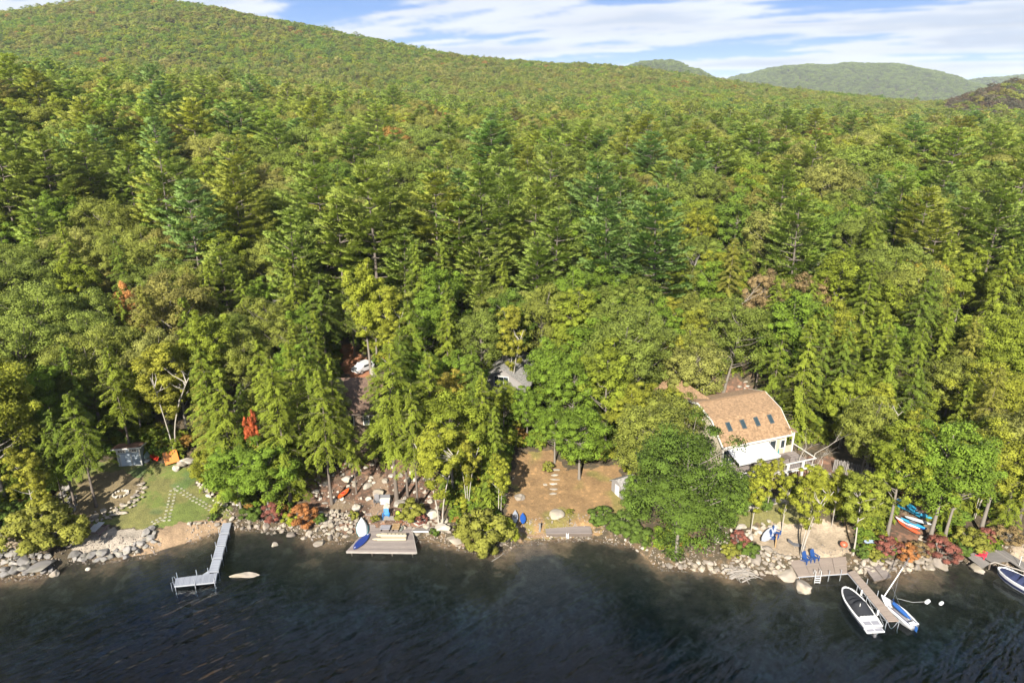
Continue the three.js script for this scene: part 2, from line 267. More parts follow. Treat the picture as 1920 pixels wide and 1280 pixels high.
function limb(pts, radii, sides = 6) {                     // a tapered, bent stem
  const pos = [], idx = [], n = pts.length;
  for (let i = 0; i < n; i++) {
    const a = pts[Math.max(0, i - 1)], b = pts[Math.min(n - 1, i + 1)], t = norm([b[0] - a[0], b[1] - a[1], b[2] - a[2]]);
    const u = norm(Math.abs(t[1]) > 0.9 ? [0, -t[2], t[1]] : [t[2], 0, -t[0]]), v = [t[1] * u[2] - t[2] * u[1], t[2] * u[0] - t[0] * u[2], t[0] * u[1] - t[1] * u[0]];
    for (let k = 0; k < sides; k++) { const q = k / sides * 6.2832, c = Math.cos(q) * radii[i], s = Math.sin(q) * radii[i]; pos.push(pts[i][0] + u[0] * c + v[0] * s, pts[i][1] + u[1] * c + v[1] * s, pts[i][2] + u[2] * c + v[2] * s); }
    if (i < n - 1) for (let k = 0; k < sides; k++) { const a0 = i * sides + k, a1 = i * sides + (k + 1) % sides; idx.push(a0, a0 + sides, a1, a1, a0 + sides, a1 + sides); }
  }
  const e = (n - 1) * sides; for (let k = 1; k < sides - 1; k++) { idx.push(e, e + k + 1, e + k); idx.push(0, k, k + 1); }
  const g = new THREE.BufferGeometry(); g.setAttribute('position', new THREE.Float32BufferAttribute(pos, 3)); g.setIndex(idx); g.computeVertexNormals(); return g;
}
function stem(R, h, r0, r1, lean = [0, 0], wob = 0.012) { const pts = [], rr = [], n = 7; const p = R() * 6, q = R() * 6; for (let i = 0; i <= n; i++) { const t = i / n; pts.push([lean[0] * t * t * h + Math.sin(t * 5 + p) * wob * h * t, -0.6 * (i === 0) + t * h, lean[1] * t * t * h + Math.cos(t * 4 + q) * wob * h * t]); rr.push(lerp(r0, r1, Math.pow(t, 0.8)) * (i === 0 ? 1.25 : 1)); } return { pts, rr, at: (y) => { const t = clamp(y / h) * n, i = Math.min(n - 1, Math.floor(t)), f = t - i; return [lerp(pts[i][0], pts[i + 1][0], f), y, lerp(pts[i][2], pts[i + 1][2], f)]; } }; }
// white pine: open tiers of upswept plumes on long level boughs
function makePine(seed, h, rad, bare, q = 1, big = 1) {
  const R = rng(seed), L = new Leaves(), st = stem(R, h, h * 0.0135, 0.03), wood = [limb(st.pts, st.rr, 7)];
  const step = 1.5 * (q < 0.5 ? 1.15 : 1);
  let turn = R() * 6;
  for (let y = h * bare; y < h - 0.4; y += step * lerp(0.75, 1.2, R())) {
    const t = (y - h * bare) / (h - h * bare), prof = Math.pow(Math.sin(Math.PI * clamp(0.16 + 0.84 * (1 - t), 0, 0.995) * 0.62 + 0.02), 1.0) * (t > 0.75 ? (1 - t) / 0.25 * 0.72 + 0.28 : 1);
    const nb = 5; turn += 0.9;
    for (let b = 0; b < nb; b++) {
      if (R() < 0.10) continue;
      const a = turn + b / nb * 6.2832 + (R() - 0.5) * 0.7, len = Math.max(0.7, rad * prof * lerp(0.62, 1.12, R())), up = lerp(0.02, 0.75, Math.pow(t, 1.6)) + (R() - 0.5) * 0.22;
      const o = st.at(y), ca = Math.cos(a), sa = Math.sin(a), P = (s) => [o[0] + ca * len * s, o[1] + up * len * s * 0.8 - 0.10 * len * s * (1 - s) * 1.5 + 0.16 * len * s * s, o[2] + sa * len * s];
      if (len > 1.4 && R() < (q < 0.5 ? 0.3 : 0.8)) wood.push(limb([P(0), P(0.5), P(0.92)], [0.05 + len * 0.011, 0.035 + len * 0.004, 0.015], 4));
      const nt = Math.max(3, Math.round(len * 2.5 * Math.min(1, q + 0.25)));
      for (let k = 0; k < nt; k++) {
        const s = lerp(0.24, 1.02, Math.sqrt((k + R()) / nt)), c = P(s), side = (R() + R() - 1) * len * 0.46 * (1.2 - s * 0.6); c[0] -= sa * side; c[2] += ca * side; c[1] += (R() - 0.4) * 0.14 - Math.abs(side) * 0.06;
        const tr = lerp(0.42, 0.78, R()) * (q < 0.5 ? 1.25 : 1), tone0 = lerp(0.78, 1.22, R()), nl = Math.round(40 * q);
        for (let m = 0; m < nl; m++) {
          const d = onBall(R); d[1] = d[1] * 0.55 + 0.2; const pc = [c[0] + d[0] * tr, c[1] + d[1] * tr * 0.46, c[2] + d[2] * tr];
          const dir = norm([ca * 0.55 + d[0] * 0.9, 0.42 + d[1] * 0.6, sa * 0.55 + d[2] * 0.9]), nn = norm([d[0] * 0.9 + (R() - 0.5) * 1.1, 0.62 + d[1] * 0.5, d[2] * 0.9 + (R() - 0.5) * 1.1]), v = tone0 * lerp(0.85, 1.15, R());
          L.face(pc, dir, nn, 0.46 * big, 0.19 * big, [v, v, v * lerp(0.9, 1.1, R())], norm([d[0] + ca * 0.4, d[1] + 0.6, d[2] + sa * 0.4]), 0.6);
        }
      }
    }
  }
  return { crown: L.geometry(), trunk: mergeGeometries(wood) };
}
// hemlock: a dense cone of drooping flat sprays
function makeHemlock(seed, h, rad, bare, q = 1, big = 1) {
  const R = rng(seed), L = new Leaves(), st = stem(R, h, h * 0.0125, 0.03), wood = [limb(st.pts, st.rr, 7)];
  let turn = R() * 6; const step = q < 0.5 ? 0.8 : 0.46, nb = q < 0.5 ? 4 : 5;
  for (let y = h * bare; y < h; y += step * lerp(0.8, 1.2, R())) {
    const t = (y - h * bare) / (h - h * bare), prof = Math.pow(1 - t, 0.72) * (t < 0.08 ? 0.75 + t * 3 : 1); turn += 1.3;
    for (let b = 0; b < nb; b++) {
      if (R() < 0.10) continue;
      const a = turn + b / nb * 6.2832 + (R() - 0.5) * 1.1, len = 0.35 + rad * prof * lerp(0.45, 1.2, R()), up = lerp(-0.02, 0.5, t), ca = Math.cos(a), sa = Math.sin(a), o = st.at(y);
      const P = (s) => [o[0] + ca * len * s, o[1] + up * len * s - 0.36 * len * s * s, o[2] + sa * len * s];
      if (len > 1.2 && q > 0.5 && R() < 0.5) wood.push(limb([P(0), P(0.5), P(0.9)], [0.045, 0.03, 0.012], 4));
      const nl = Math.round((16 + len * 46) * q), tone0 = lerp(0.8, 1.16, R());
      for (let m = 0; m < nl; m++) {
        const s = Math.pow(R(), 0.62) * 1.04, w = len * 0.26 * (1.25 - s) + 0.10 + 0.12 * Math.sin(s * 19 + b * 2) * len * 0.4, side = (R() + R() - 1) * w, c = P(s); c[0] -= sa * side; c[2] += ca * side; c[1] += -Math.abs(side) * 0.35 + (R() - 0.5) * 0.34;
        const dir = norm([ca + -sa * side * 1.1 + (R() - 0.5) * 0.7, -0.42 + (R() - 0.5) * 0.5, sa + ca * side * 1.1 + (R() - 0.5) * 0.7]), nn = norm([ca * 0.8 + (R() - 0.5) * 0.9, 0.65, sa * 0.8 + (R() - 0.5) * 0.9]), tip = s > 0.8 ? 1.08 : 1, v = tone0 * tip * lerp(0.82, 1.18, R());
        L.face(c, dir, nn, 0.27 * big, 0.125 * big, [v, v, v * 0.95], norm([ca, 0.5, sa]), 0.5);
      }
    }
  }
  return { crown: L.geometry(), trunk: mergeGeometries(wood) };
}
// broadleaf: limbs that carry clumps of leaves through an uneven crown
function makeBroad(seed, h, rad, bare, q = 1, big = 1, o = {}) {
  const R = rng(seed), L = new Leaves(), stems = o.stems ?? 1, wood = [], hc = h * (1 - bare), cy = h * bare + hc * 0.5, clumps = [];
  const N = Math.round((o.clumps ?? 120) * (q < 0.5 ? 0.62 : 1)), sx = lerp(0.85, 1.15, R()), sz = lerp(0.85, 1.15, R()), open = o.open ?? 0.08, dome = o.dome ?? 0.86;
  for (let i = 0; i < N; i++) {
    const d = onBall(R); if (d[1] < -0.55 && R() < 0.6) d[1] *= -1; const rr = Math.pow(R(), 0.38), lump = 0.78 + 0.38 * vnoise(d[0] * 1.7 + seed, d[2] * 1.7 + d[1] * 1.4 + seed * 0.7) + (o.lump ?? 0) * (vnoise(d[0] * 2.6 + 5, d[2] * 2.6 + d[1] * 2.2) - 0.6);
    const top = d[1] > 0 ? dome : 1; clumps.push([d[0] * rad * sx * rr * lump * (d[1] < 0 ? 1 + d[1] * 0.35 : 1), cy + d[1] * hc * 0.52 * rr * lump * top, d[2] * rad * sz * rr * lump * (d[1] < 0 ? 1 + d[1] * 0.35 : 1)]);
  }
  const sts = [];
  for (let s = 0; s < stems; s++) { const a = R() * 6.28, ln = stems > 1 ? 0.16 + R() * 0.14 : 0.03 + (o.lean ?? 0); const st = stem(R, h * lerp(0.74, 0.9, R()), h * (o.thick ?? 0.016) / Math.sqrt(stems), 0.045, [Math.cos(a) * ln, Math.sin(a) * ln], 0.016); if (stems > 1) for (const p of st.pts) { p[0] += Math.cos(a) * 0.22; p[2] += Math.sin(a) * 0.22; } sts.push(st); wood.push(limb(st.pts, st.rr, 7)); }
  const nb = Math.round(N * (q < 0.5 ? 0.12 : o.boughs ?? 0.30));
  for (let i = 0; i < nb; i++) {
    const c = clumps[Math.floor(R() * N)], st = sts[Math.floor(R() * sts.length)], y0 = clamp(c[1] - Math.hypot(c[0], c[2]) * lerp(0.5, 1.0, R()), h * bare * 0.8, h * 0.7), b = st.at(y0);
    const m = [lerp(b[0], c[0], 0.5) + (R() - 0.5) * 0.6, lerp(b[1], c[1], 0.42) + (R() - 0.5) * 0.4, lerp(b[2], c[2], 0.5) + (R() - 0.5) * 0.6], e = 1.08; wood.push(limb([b, m, [c[0] * e, c[1] + 0.3, c[2] * e]], [0.035 + rad * 0.011, 0.02 + rad * 0.006, 0.012], 5));
  }
  const leaf = (o.leaf ?? 0.205) * big;
  for (const c of clumps) {
    if (R() < open) continue;
    const rc = lerp(0.5, 1.25, R()) * rad * 0.205 * (q < 0.5 ? 1.12 : 1), tone0 = lerp(0.74, 1.24, R()), outw = norm([c[0], (c[1] - cy) * 1.2 + hc * 0.18, c[2]]), nl = Math.round((o.leaves ?? 205) * q), warm = o.warm ? Math.pow(R(), 3) * o.warm : 0;
    for (let m = 0; m < nl; m++) {
      const b = onBall(R), d = norm([b[0] + outw[0] * 0.65, b[1] + outw[1] * 0.65 + 0.1, b[2] + outw[2] * 0.65]), s = rc * (0.35 + 0.95 * Math.pow(R(), 0.7)), pc = [c[0] + d[0] * s, c[1] + d[1] * s * (o.pad ?? 0.72), c[2] + d[2] * s];
      const e = onBall(R), nn = norm([d[0] + e[0] * 0.75, d[1] + e[1] * 0.75 + 0.25, d[2] + e[2] * 0.75]), dir = norm([e[1] - d[0] * 0.2, e[2] - 0.45, e[0] - d[2] * 0.2]), v = tone0 * lerp(0.8, 1.2, R());
      L.face(pc, dir, nn, leaf * 1.35, leaf, [v * (1 + warm * 0.9), v * (1 + warm * 0.1), v * (1 - warm * 0.4)], d, 0.5);
    }
  }
  return { crown: L.geometry(), trunk: mergeGeometries(wood) };
}
// a bare or dead tree: forking branches only
function makeBare(seed, h, spread = 0.5, fine = 3) {
  const R = rng(seed), wood = [];
  (function grow(p, dir, len, r, k) {
    const pts = [p], rr = [r]; let d = dir, c = p; for (let i = 0; i < 3; i++) { d = norm([d[0] + (R() - 0.5) * 0.35, d[1] + (R() - 0.5) * 0.18, d[2] + (R() - 0.5) * 0.35]); c = [c[0] + d[0] * len / 3, c[1] + d[1] * len / 3, c[2] + d[2] * len / 3]; pts.push(c); rr.push(r * (1 - (i + 1) / 3 * 0.5)); }
    wood.push(limb(pts, rr, k > 1 ? 4 : 6));
    if (k < fine) { const n = 2 + (R() < 0.6); for (let i = 0; i < n; i++) { const s = onBall(R), q = pts[i === 0 ? 3 : 2 - (R() < 0.4)]; grow(q, norm([d[0] + s[0] * spread * 1.3, d[1] * 0.9 + Math.abs(s[1]) * 0.35, d[2] + s[2] * spread * 1.3]), len * lerp(0.5, 0.75, R()), r * 0.5, k + 1); } }
  })([0, -0.4, 0], norm([(R() - 0.5) * 0.2, 1, (R() - 0.5) * 0.2]), h * 0.46, h * 0.008 + 0.02, 0);
  return { trunk: mergeGeometries(wood) };
}
const leafMat = (r, g, b, tr = 0.42) => new THREE.MeshPhysicalMaterial({ color: lin(r * 1.62, g * 1.62, b * 1.62), vertexColors: true, roughness: 0.92, transmission: tr, thickness: 0, specularIntensity: 0.08, side: THREE.DoubleSide });
const barkMat = { pine: std([0.105, 0.088, 0.074], 0.95), hemlock: std([0.105, 0.085, 0.070], 0.95), broad: std([0.15, 0.132, 0.112], 0.95), birch: std([0.29, 0.265, 0.23], 0.9), dead: std([0.27, 0.25, 0.22], 0.95) };
// a leaf sends on light from both its faces, so its colour is what it reflects and lets through together
// leaf colours of the kinds, each a few tints
const LEAF = {
  pine: [[0.146, 0.192, 0.036], [0.168, 0.204, 0.038], [0.120, 0.182, 0.048], [0.178, 0.196, 0.032]],
  hemlock: [[0.104, 0.134, 0.018], [0.120, 0.146, 0.019], [0.084, 0.116, 0.018], [0.130, 0.130, 0.026]],
  maple: [[0.138, 0.166, 0.020], [0.102, 0.152, 0.019], [0.162, 0.172, 0.022], [0.084, 0.128, 0.020]],
  oak: [[0.138, 0.154, 0.030], [0.116, 0.144, 0.028], [0.164, 0.170, 0.044], [0.140, 0.132, 0.034]],
  birch: [[0.168, 0.180, 0.022], [0.172, 0.172, 0.024], [0.144, 0.166, 0.024]],
};
const MAT = Object.fromEntries(Object.entries(LEAF).map(([k, v]) => [k, v.map((c) => leafMat(...c))]));
const NEAR = {
  pine: [makePine(11, 27, 6.4, 0.24), makePine(12, 25, 5.6, 0.20), makePine(13, 29, 6.8, 0.30), makePine(14, 23, 5.4, 0.14)],
  hemlock: [makeHemlock(21, 17, 3.1, 0.10), makeHemlock(22, 15, 2.9, 0.06), makeHemlock(23, 19, 3.5, 0.12), makeHemlock(24, 17, 3.3, 0.38)],
  maple: [makeBroad(31, 15, 4.2, 0.26), makeBroad(32, 16, 3.8, 0.24, 1, 1, { dome: 1.05 }), makeBroad(33, 13, 3.9, 0.22)],
  oak: [makeBroad(41, 16, 5.2, 0.30, 1, 1, { clumps: 125, open: 0.12, boughs: 0.4 }), makeBroad(42, 15, 4.7, 0.28, 1, 1, { open: 0.16, boughs: 0.45 }), makeBroad(43, 17, 5.6, 0.34, 1, 1, { clumps: 130, open: 0.10 })],
  birch: [makeBroad(51, 13, 2.9, 0.30, 1, 0.9, { stems: 2, clumps: 90, open: 0.12, thick: 0.0095, boughs: 0.22, dome: 1.1 }), makeBroad(52, 15, 2.7, 0.36, 1, 0.9, { stems: 3, clumps: 84, open: 0.12, thick: 0.0095, boughs: 0.22, dome: 1.15 }), makeBroad(53, 12, 2.5, 0.34, 1, 0.9, { clumps: 76, open: 0.1, thick: 0.009, boughs: 0.25, dome: 1.1 })],
};
const FARV = {
  pine: [makePine(61, 26, 6.2, 0.28, 0.24, 2.0), makePine(62, 23, 5.6, 0.22, 0.24, 2.0)],
  hemlock: [makeHemlock(63, 17, 3.2, 0.18, 0.20, 2.1)],
  maple: [makeBroad(64, 15, 4.5, 0.34, 0.24, 2.0), makeBroad(65, 14, 4.1, 0.30, 0.24, 2.0, { dome: 1.05 })],
  oak: [makeBroad(66, 15, 5.0, 0.40, 0.24, 2.0, { open: 0.12 }), makeBroad(67, 16, 4.6, 0.36, 0.24, 2.0, { open: 0.06 })],
};

const BIGTREE = makeBroad(44, 16.5, 6.0, 0.02, 1, 1, { clumps: 175, open: 0.04, boughs: 0.28, dome: 0.98, leaves: 250, leaf: 0.19, lump: 0.8, pad: 0.5 });
const SHRUB = [makeBroad(71, 3, 1.9, 0.02, 1, 0.8, { clumps: 46, dome: 1, thick: 0.012, open: 0.05 }), makeBroad(72, 2.4, 1.7, 0.02, 1, 0.8, { clumps: 40, dome: 0.9, thick: 0.012, open: 0.1 }), makeBroad(73, 3.4, 2.1, 0.04, 1, 0.8, { clumps: 44, stems: 3, thick: 0.014, open: 0.25, boughs: 0.8 })];
const SAPLING = [makeBroad(74, 2.2, 1.2, 0.05, 0.3, 1.1, { clumps: 30 }), makeHemlock(75, 3.4, 1.1, 0.03, 0.5, 1.2)];
const BARE = [makeBare(81, 11, 0.55, 4), makeBare(82, 9, 0.75, 4), makeBare(83, 8, 0.6, 4)];
// ---------------------------------------------------------------- the forest
// places that stay open to view: [px0, py0, px1, py1, forward distance of what is seen there]
const OPEN_VIEW = [
  [1302, 738, 1500, 900, 82], [140, 862, 445, 1000, 66], [208, 826, 340, 885, 79], [590, 880, 800, 990, 68], [962, 878, 1150, 1010, 66], [936, 688, 962, 730, 92], [664, 708, 688, 758, 84], [655, 672, 684, 700, 104],
  [1400, 985, 1600, 1050, 66], [1680, 945, 1735, 1005, 70], [650, 975, 800, 1040, 64], [1560, 880, 1640, 910, 80], [1500, 1020, 1920, 1080, 62], [380, 985, 1920, 1090, 62], [0, 985, 400, 1090, 62], [1340, 705, 1400, 760, 96],
];
const BLOCKED = [[1432, 860, 10, 10], ];                    // no stems inside the house plot
function hidesView(x, z, r, y0, y1) {
  const f = -z, a = toPix(x, y0, z), b = toPix(x, y1, z), rp = r * FPX / a[2] * 0.8;
  for (const [x0, py0, x1, py1, fo] of OPEN_VIEW) if (f < fo + 3 && a[0] + rp > x0 && a[0] - rp < x1 && a[1] > py0 && b[1] < py1) return true;
  return false;
}
const houseC = onPlane(1400, 790, 8);
const stands = [];                                          // [x, z, r] of stems already placed
const crowded = (x, z, r) => stands.some(([a, b, c]) => { const d = (a - x) * (a - x) + (b - z) * (b - z), m = (c + r); return d < m * m; });
const TREE_TEXT = {
  pine: ['fresh green white pine', 'yellow-green white pine', 'blue-green white pine', 'olive-gold white pine'], hemlock: ['mid green hemlock', 'bright yellow-green hemlock', 'dark green hemlock', 'brownish-olive hemlock'],
  maple: ['green maple', 'deep green maple', 'golden-green maple', 'dark green maple'], oak: ['olive oak', 'grey-green oak', 'pale yellowish oak', 'brown-tinged oak'], birch: ['yellow-green birch', 'golden birch', 'light green birch'],
};
const CAT = { pine: 'pine tree', hemlock: 'hemlock tree', maple: 'maple tree', oak: 'oak tree', birch: 'birch tree' };
const SIZE = { pine: [[27, 6.4], [25, 5.6], [29, 6.8], [23, 5.4]], hemlock: [[17, 3.1], [15, 2.9], [19, 3.5], [17, 3.3]], maple: [[15, 4.2], [16, 3.8], [13, 3.9]], oak: [[16, 5.2], [15, 4.7], [17, 5.6]], birch: [[13, 2.9], [15, 2.7], [12, 2.5]] };
const LAND = [['grey-blue shed', 242, 860], ['wooden deck', 715, 1000], ['rocky bank', 690, 920], ['brown clearing', 1060, 940], ['grey-roofed house', 960, 762], ['tan-roofed house', 1410, 850], ['picket fence', 1600, 892], ['stacked kayaks', 1708, 975], ['grey walkway', 1870, 1040], ['brown-roofed cabin', 678, 790], ['round shrub', 90, 1010]].map(([n, a, b]) => [n, G(a, b)]);
function where(x, z) {
  let best = null, bd = 1e9; for (const [n, g] of LAND) { const d = Math.hypot(g[0] - x, g[2] - z); if (d < bd) { bd = d; best = n; } }
  if (bd < 13) return `close to the ${best}`; if (bd < 34) return `in the wood behind the ${best}`; bd = 1e9; for (const [n, g] of LAND) { const d = Math.abs(g[0] / g[2] - x / z) * 100 + (n === 'brown-roofed cabin' || n === 'grey walkway' ? 3 : 0); if (d < bd) { bd = d; best = n; } }
  return `${-z < 150 ? 'deep in the forest' : 'far up the slope'} beyond the ${best}`;
}
function plant(kind, v, m, x, z, s, turn, label, opt = {}) {
  const txt = label ?? `${TREE_TEXT[kind][m]} ${where(x, z)}`;
  const y = ground(x, z), src = NEAR[kind][v], t = thing(kind + '_tree', txt, CAT[kind], [x, y, z], turn, label ? opt.group : `${CAT[kind]}s: ${txt}`);
  part('trunk', src.trunk, barkMat[kind === 'maple' || kind === 'oak' ? 'broad' : kind], t);
  part('crown', src.crown, opt.mat ?? MAT[kind][m], t);
  t.scale.set(s * (opt.w ?? 1), s, s * (opt.w ?? 1)); if (opt.lean) t.rotation.z = opt.lean;
  stands.push([x, z, (opt.gap ?? 1.6)]); return t;
}
// a tree read off the photograph: its foot and the height of its tip
function plantAt(kind, v, m, px, py, pyTop, label, opt = {}) {
  const g = G(px, py), f = -g[2], e = Math.atan((py2el(pyTop))), top = EYE + Math.tan(e) * f, s = clamp((top - g[1]) / SIZE[kind][v][0], 0.25, 2);
  return plant(kind, v, m, g[0], g[2], s, opt.turn ?? (px * 0.37) % 6.28, label, opt);
}
function py2el(py) { return Math.tan(Math.atan((640 - py) / FPX) - PITCH); }

const SHORE_W = 'beside the shore';
// hemlocks and birches about the left lawn
plantAt('hemlock', 3, 0, 180, 950, 735, 'hemlock with a long bare trunk rising from the lawn behind the stone wall');
plantAt('hemlock', 3, 2, 140, 948, 765, 'dark hemlock with a bare trunk at the stone wall, beside a taller one');
plantAt('hemlock', 3, 0, 122, 955, 800, 'shorter hemlock with a bare trunk at the heap of stones', { w: 0.8 });
plantAt('maple', 0, 2, 12, 955, 655, 'golden-green maple above the pale boulders', {});
plantAt('hemlock', 1, 0, 62, 930, 690, 'hemlock next to the golden maple above the pale boulders');
plantAt('birch', 2, 1, 72, 985, 850, 'thin birch with yellow leaves behind the round shrub');
plantAt('birch', 1, 1, 328, 850, 652, 'yellowing birch with two pale stems behind the orange mat', { w: 1.25 });
plantAt('maple', 1, 0, 268, 822, 690, 'green maple directly behind the grey shed');
plantAt('hemlock', 0, 0, 418, 905, 655, 'hemlock at the upper end of the white boulder row');
plantAt('hemlock', 1, 1, 446, 935, 690, 'bright hemlock above the boulder row');
plantAt('maple', 2, 1, 452, 958, 828, 'low lime green maple over the boulder row by the dock', { w: 1.2 });
plantAt('maple', 2, 2, 398, 925, 838, 'low yellow-green maple bending over the boulder row');
plantAt('maple', 2, 1, 505, 962, 822, 'lime green maple between the red shrubs and the boulder row', { w: 1.1 });
plantAt('hemlock', 2, 1, 545, 945, 668, 'bright hemlock behind the red shrubs');
plantAt('hemlock', 0, 1, 520, 900, 640, 'hemlock with dense sprays behind the lime green maple');
// clear trunks over the rocky bank
for (const [px, py, top, m, w, l] of [[622, 945, 690, 1, 0.9, 'hemlock with a clear grey trunk next to the orange kayak'], [598, 905, 650, 0, 0.9, 'hemlock in shade behind the orange kayak'], [668, 925, 778, 1, 0.8, 'slim hemlock whose trunk stands between two boulders'], [744, 938, 640, 1, 1.05, 'hemlock with the thickest trunk, beside the grey storage chest'], [764, 930, 690, 0, 0.75, 'slender hemlock behind the thick trunk by the storage chest'], [783, 955, 720, 1, 0.8, 'hemlock with a short trunk above the boulders by the deck'], [704, 872, 785, 0, 0.8, 'hemlock above the stony path'], [648, 868, 782, 2, 0.8, 'dark hemlock above the rocky bank'], [570, 880, 640, 1, 0.9, 'hemlock beside the dark shaded rocks'], [812, 905, 665, 1, 0.95, 'hemlock between the rocky bank and the birches']]) plantAt('hemlock', 3, m, px, py, top, l, { w });
plantAt('hemlock', 0, 1, 636, 872, 668, 'hemlock hiding the left end of the brown-roofed cabin');
plantAt('hemlock', 1, 0, 716, 862, 690, 'hemlock hiding the right end of the brown-roofed cabin');
plantAt('birch', 0, 0, 826, 985, 800, 'birch with a short thick white trunk by the big boulders', { w: 1.1 });
plantAt('birch', 1, 1, 876, 958, 815, 'open birch with white forking stems behind the waterside bush');
plantAt('birch', 2, 0, 935, 962, 862, 'birch with a leaning white branch by the blue kayaks');
plantAt('maple', 0, 0, 850, 930, 735, 'leafy maple behind the white birches');
plantAt('hemlock', 0, 1, 905, 905, 700, 'hemlock at the left edge of the brown clearing');
plantAt('maple', 0, 1, 1086, 898, 768, 'dense bright green maple at the back of the brown clearing', { w: 1.25 });
plantAt('maple', 0, 1, 1040, 868, 760, 'green maple above the stone steps of the clearing', { w: 1.1 });
plantAt('maple', 1, 2, 1180, 868, 720, 'yellow-green maple behind the small grey hut', { w: 1.2 });
plantAt('maple', 2, 2, 1235, 850, 720, 'yellowing maple by the gable of the tan-roofed house', { w: 1.1 });
{ const g = G(1268, 1046), t = thing('spreading_tree', 'big dark green spreading tree hanging over the lake shore', 'tree', [g[0], g[1], g[2]], 0.6); part('trunk', BIGTREE.trunk, barkMat.broad, t); part('crown', BIGTREE.crown, leafMat(0.062, 0.096, 0.016), t); stands.push([g[0], g[2], 4]); }
plantAt('maple', 2, 3, 1195, 990, 885, 'dark green maple beside the big spreading tree on the shore', { w: 0.9 });
plantAt('maple', 2, 3, 1345, 1015, 885, 'dark leafy maple between the big spreading tree and the terrace', { w: 0.9 });
plantAt('maple', 2, 3, 1378, 985, 884, 'dark maple right of the big spreading tree', { w: 0.9 });
plantAt('maple', 2, 1, 988, 822, 722, 'green maple hiding the lower front of the grey-roofed house');
plantAt('maple', 0, 0, 944, 812, 712, 'green maple before the left front of the grey-roofed house', { w: 0.8 });
plantAt('birch', 2, 1, 1438, 958, 862, 'golden birch before the house deck', { w: 0.9 });
plantAt('oak', 1, 2, 1290, 800, 640, 'pale yellow-green oak behind the house gable');
// birches below the house
plantAt('birch', 2, 0, 1408, 1000, 876, 'small yellow-green birch above the pale boulder wall', { w: 0.9 });
plantAt('birch', 0, 0, 1466, 995, 890, 'birch with two white stems by the blue beach chairs', { w: 0.85 });
plantAt('birch', 1, 0, 1500, 1046, 882, 'yellow-green birch with three white stems at the dock corner', { w: 1.05 });
plantAt('birch', 2, 2, 1600, 1040, 895, 'light birch with a leaning white stem at the edge of the sand', { w: 1.2 });
plantAt('birch', 0, 0, 1560, 985, 880, 'yellow-green birch overhanging the sand');
plantAt('maple', 1, 0, 1664, 1003, 798, 'maple with a pale thick trunk beside the stacked kayaks', { w: 1.0 });
plantAt('maple', 0, 1, 1742, 1018, 790, 'maple with a leaning pale trunk by the red shrubs', { w: 1.05 });
plantAt('maple', 1, 0, 1772, 1008, 830, 'shorter maple behind the leaning one by the red shrubs');
plantAt('maple', 0, 2, 1838, 1000, 800, 'yellow-green maple above the red garden chair', { w: 1.15 });
plantAt('oak', 1, 2, 1885, 968, 760, 'oak with a grey trunk above the far right walkway');
plantAt('hemlock', 3, 3, 1912, 975, 740, 'brownish hemlock with a leaning trunk above the far right walkway');
plantAt('oak', 0, 0, 1610, 918, 740, 'oak with a tall pale trunk in front of the picket fence', { w: 0.8 });
plantAt('maple', 1, 2, 1700, 905, 772, 'yellow maple behind the stacked kayaks');
// behind the house
plantAt('oak', 2, 1, 1357, 735, 560, 'oak with a long leaning trunk behind the tan roof', { lean: -0.14 });
plantAt('maple', 1, 1, 1468, 762, 548, 'bright green maple with a bare trunk behind the tan roof', { w: 1.15 });
plantAt('hemlock', 3, 2, 1415, 745, 600, 'dark hemlock close behind the tan roof');
plantAt('hemlock', 2, 2, 1520, 800, 590, 'dark dense hemlock behind the bare birches');
plantAt('hemlock', 2, 2, 1560, 815, 600, 'dark hemlock behind the picket fence');
// tall pines that stand out
plantAt('pine', 2, 2, 1215, 650, 345, 'tallest blue-green pine with a grey trunk showing below its crown', { w: 1.1 });
plantAt('pine', 0, 2, 1128, 640, 372, 'blue-green pine beside the tallest pine');
plantAt('pine', 2, 0, 1040, 630, 385, 'wide green pine in the middle of the forest', { w: 1.1 });
plantAt('pine', 1, 0, 868, 620, 372, 'green pine with white dead branches showing');
plantAt('pine', 2, 0, 622, 600, 300, 'large bright pine with full tiers', { w: 1.15 });
plantAt('pine', 0, 1, 745, 590, 300, 'bright pine beside the large one with full tiers', { w: 1.1 });
plantAt('pine', 2, 2, 390, 610, 330, 'blue-green pine at the edge of the olive oaks', { w: 1.0 });
plantAt('pine', 0, 0, 1470, 620, 360, 'wide green pine above the house', { w: 1.1 });
// autumn colour and dead wood
const RED = leafMat(0.34, 0.095, 0.036), ORANGE = leafMat(0.24, 0.11, 0.04), GOLD = leafMat(0.23, 0.195, 0.03), BROWN = leafMat(0.17, 0.125, 0.060), MAROON = leafMat(0.165, 0.066, 0.050), LIME = leafMat(0.185, 0.205, 0.024), TEA = leafMat(0.155, 0.158, 0.030), DARKG = leafMat(0.070, 0.105, 0.020);
function accent(v, px, py, top, mat, label, w = 1) { return plantAt('maple', v, 0, px, py, top, label, { mat, w }); }
accent(1, 490, 930, 772, RED, 'young maple with scarlet leaves among the hemlocks', 0.34);
accent(0, 262, 690, 530, leafMat(0.34, 0.17, 0.06), 'maple crown turned orange among the olive oaks', 0.5);
accent(2, 1702, 640, 478, GOLD, 'golden maple crown in the dark hemlocks on the right', 0.9);
accent(1, 695, 700, 490, LIME, 'lime-yellow maple in the middle of the forest', 0.8);
accent(2, 1418, 660, 500, BROWN, 'reddish-brown withered crown above the house', 0.8);
accent(2, 1508, 655, 505, BROWN, 'withered red-brown crown beside the bright green maple', 0.8);
accent(1, 822, 590, 440, leafMat(0.30, 0.25, 0.12), 'pale buff maple crown below the pines', 0.7);
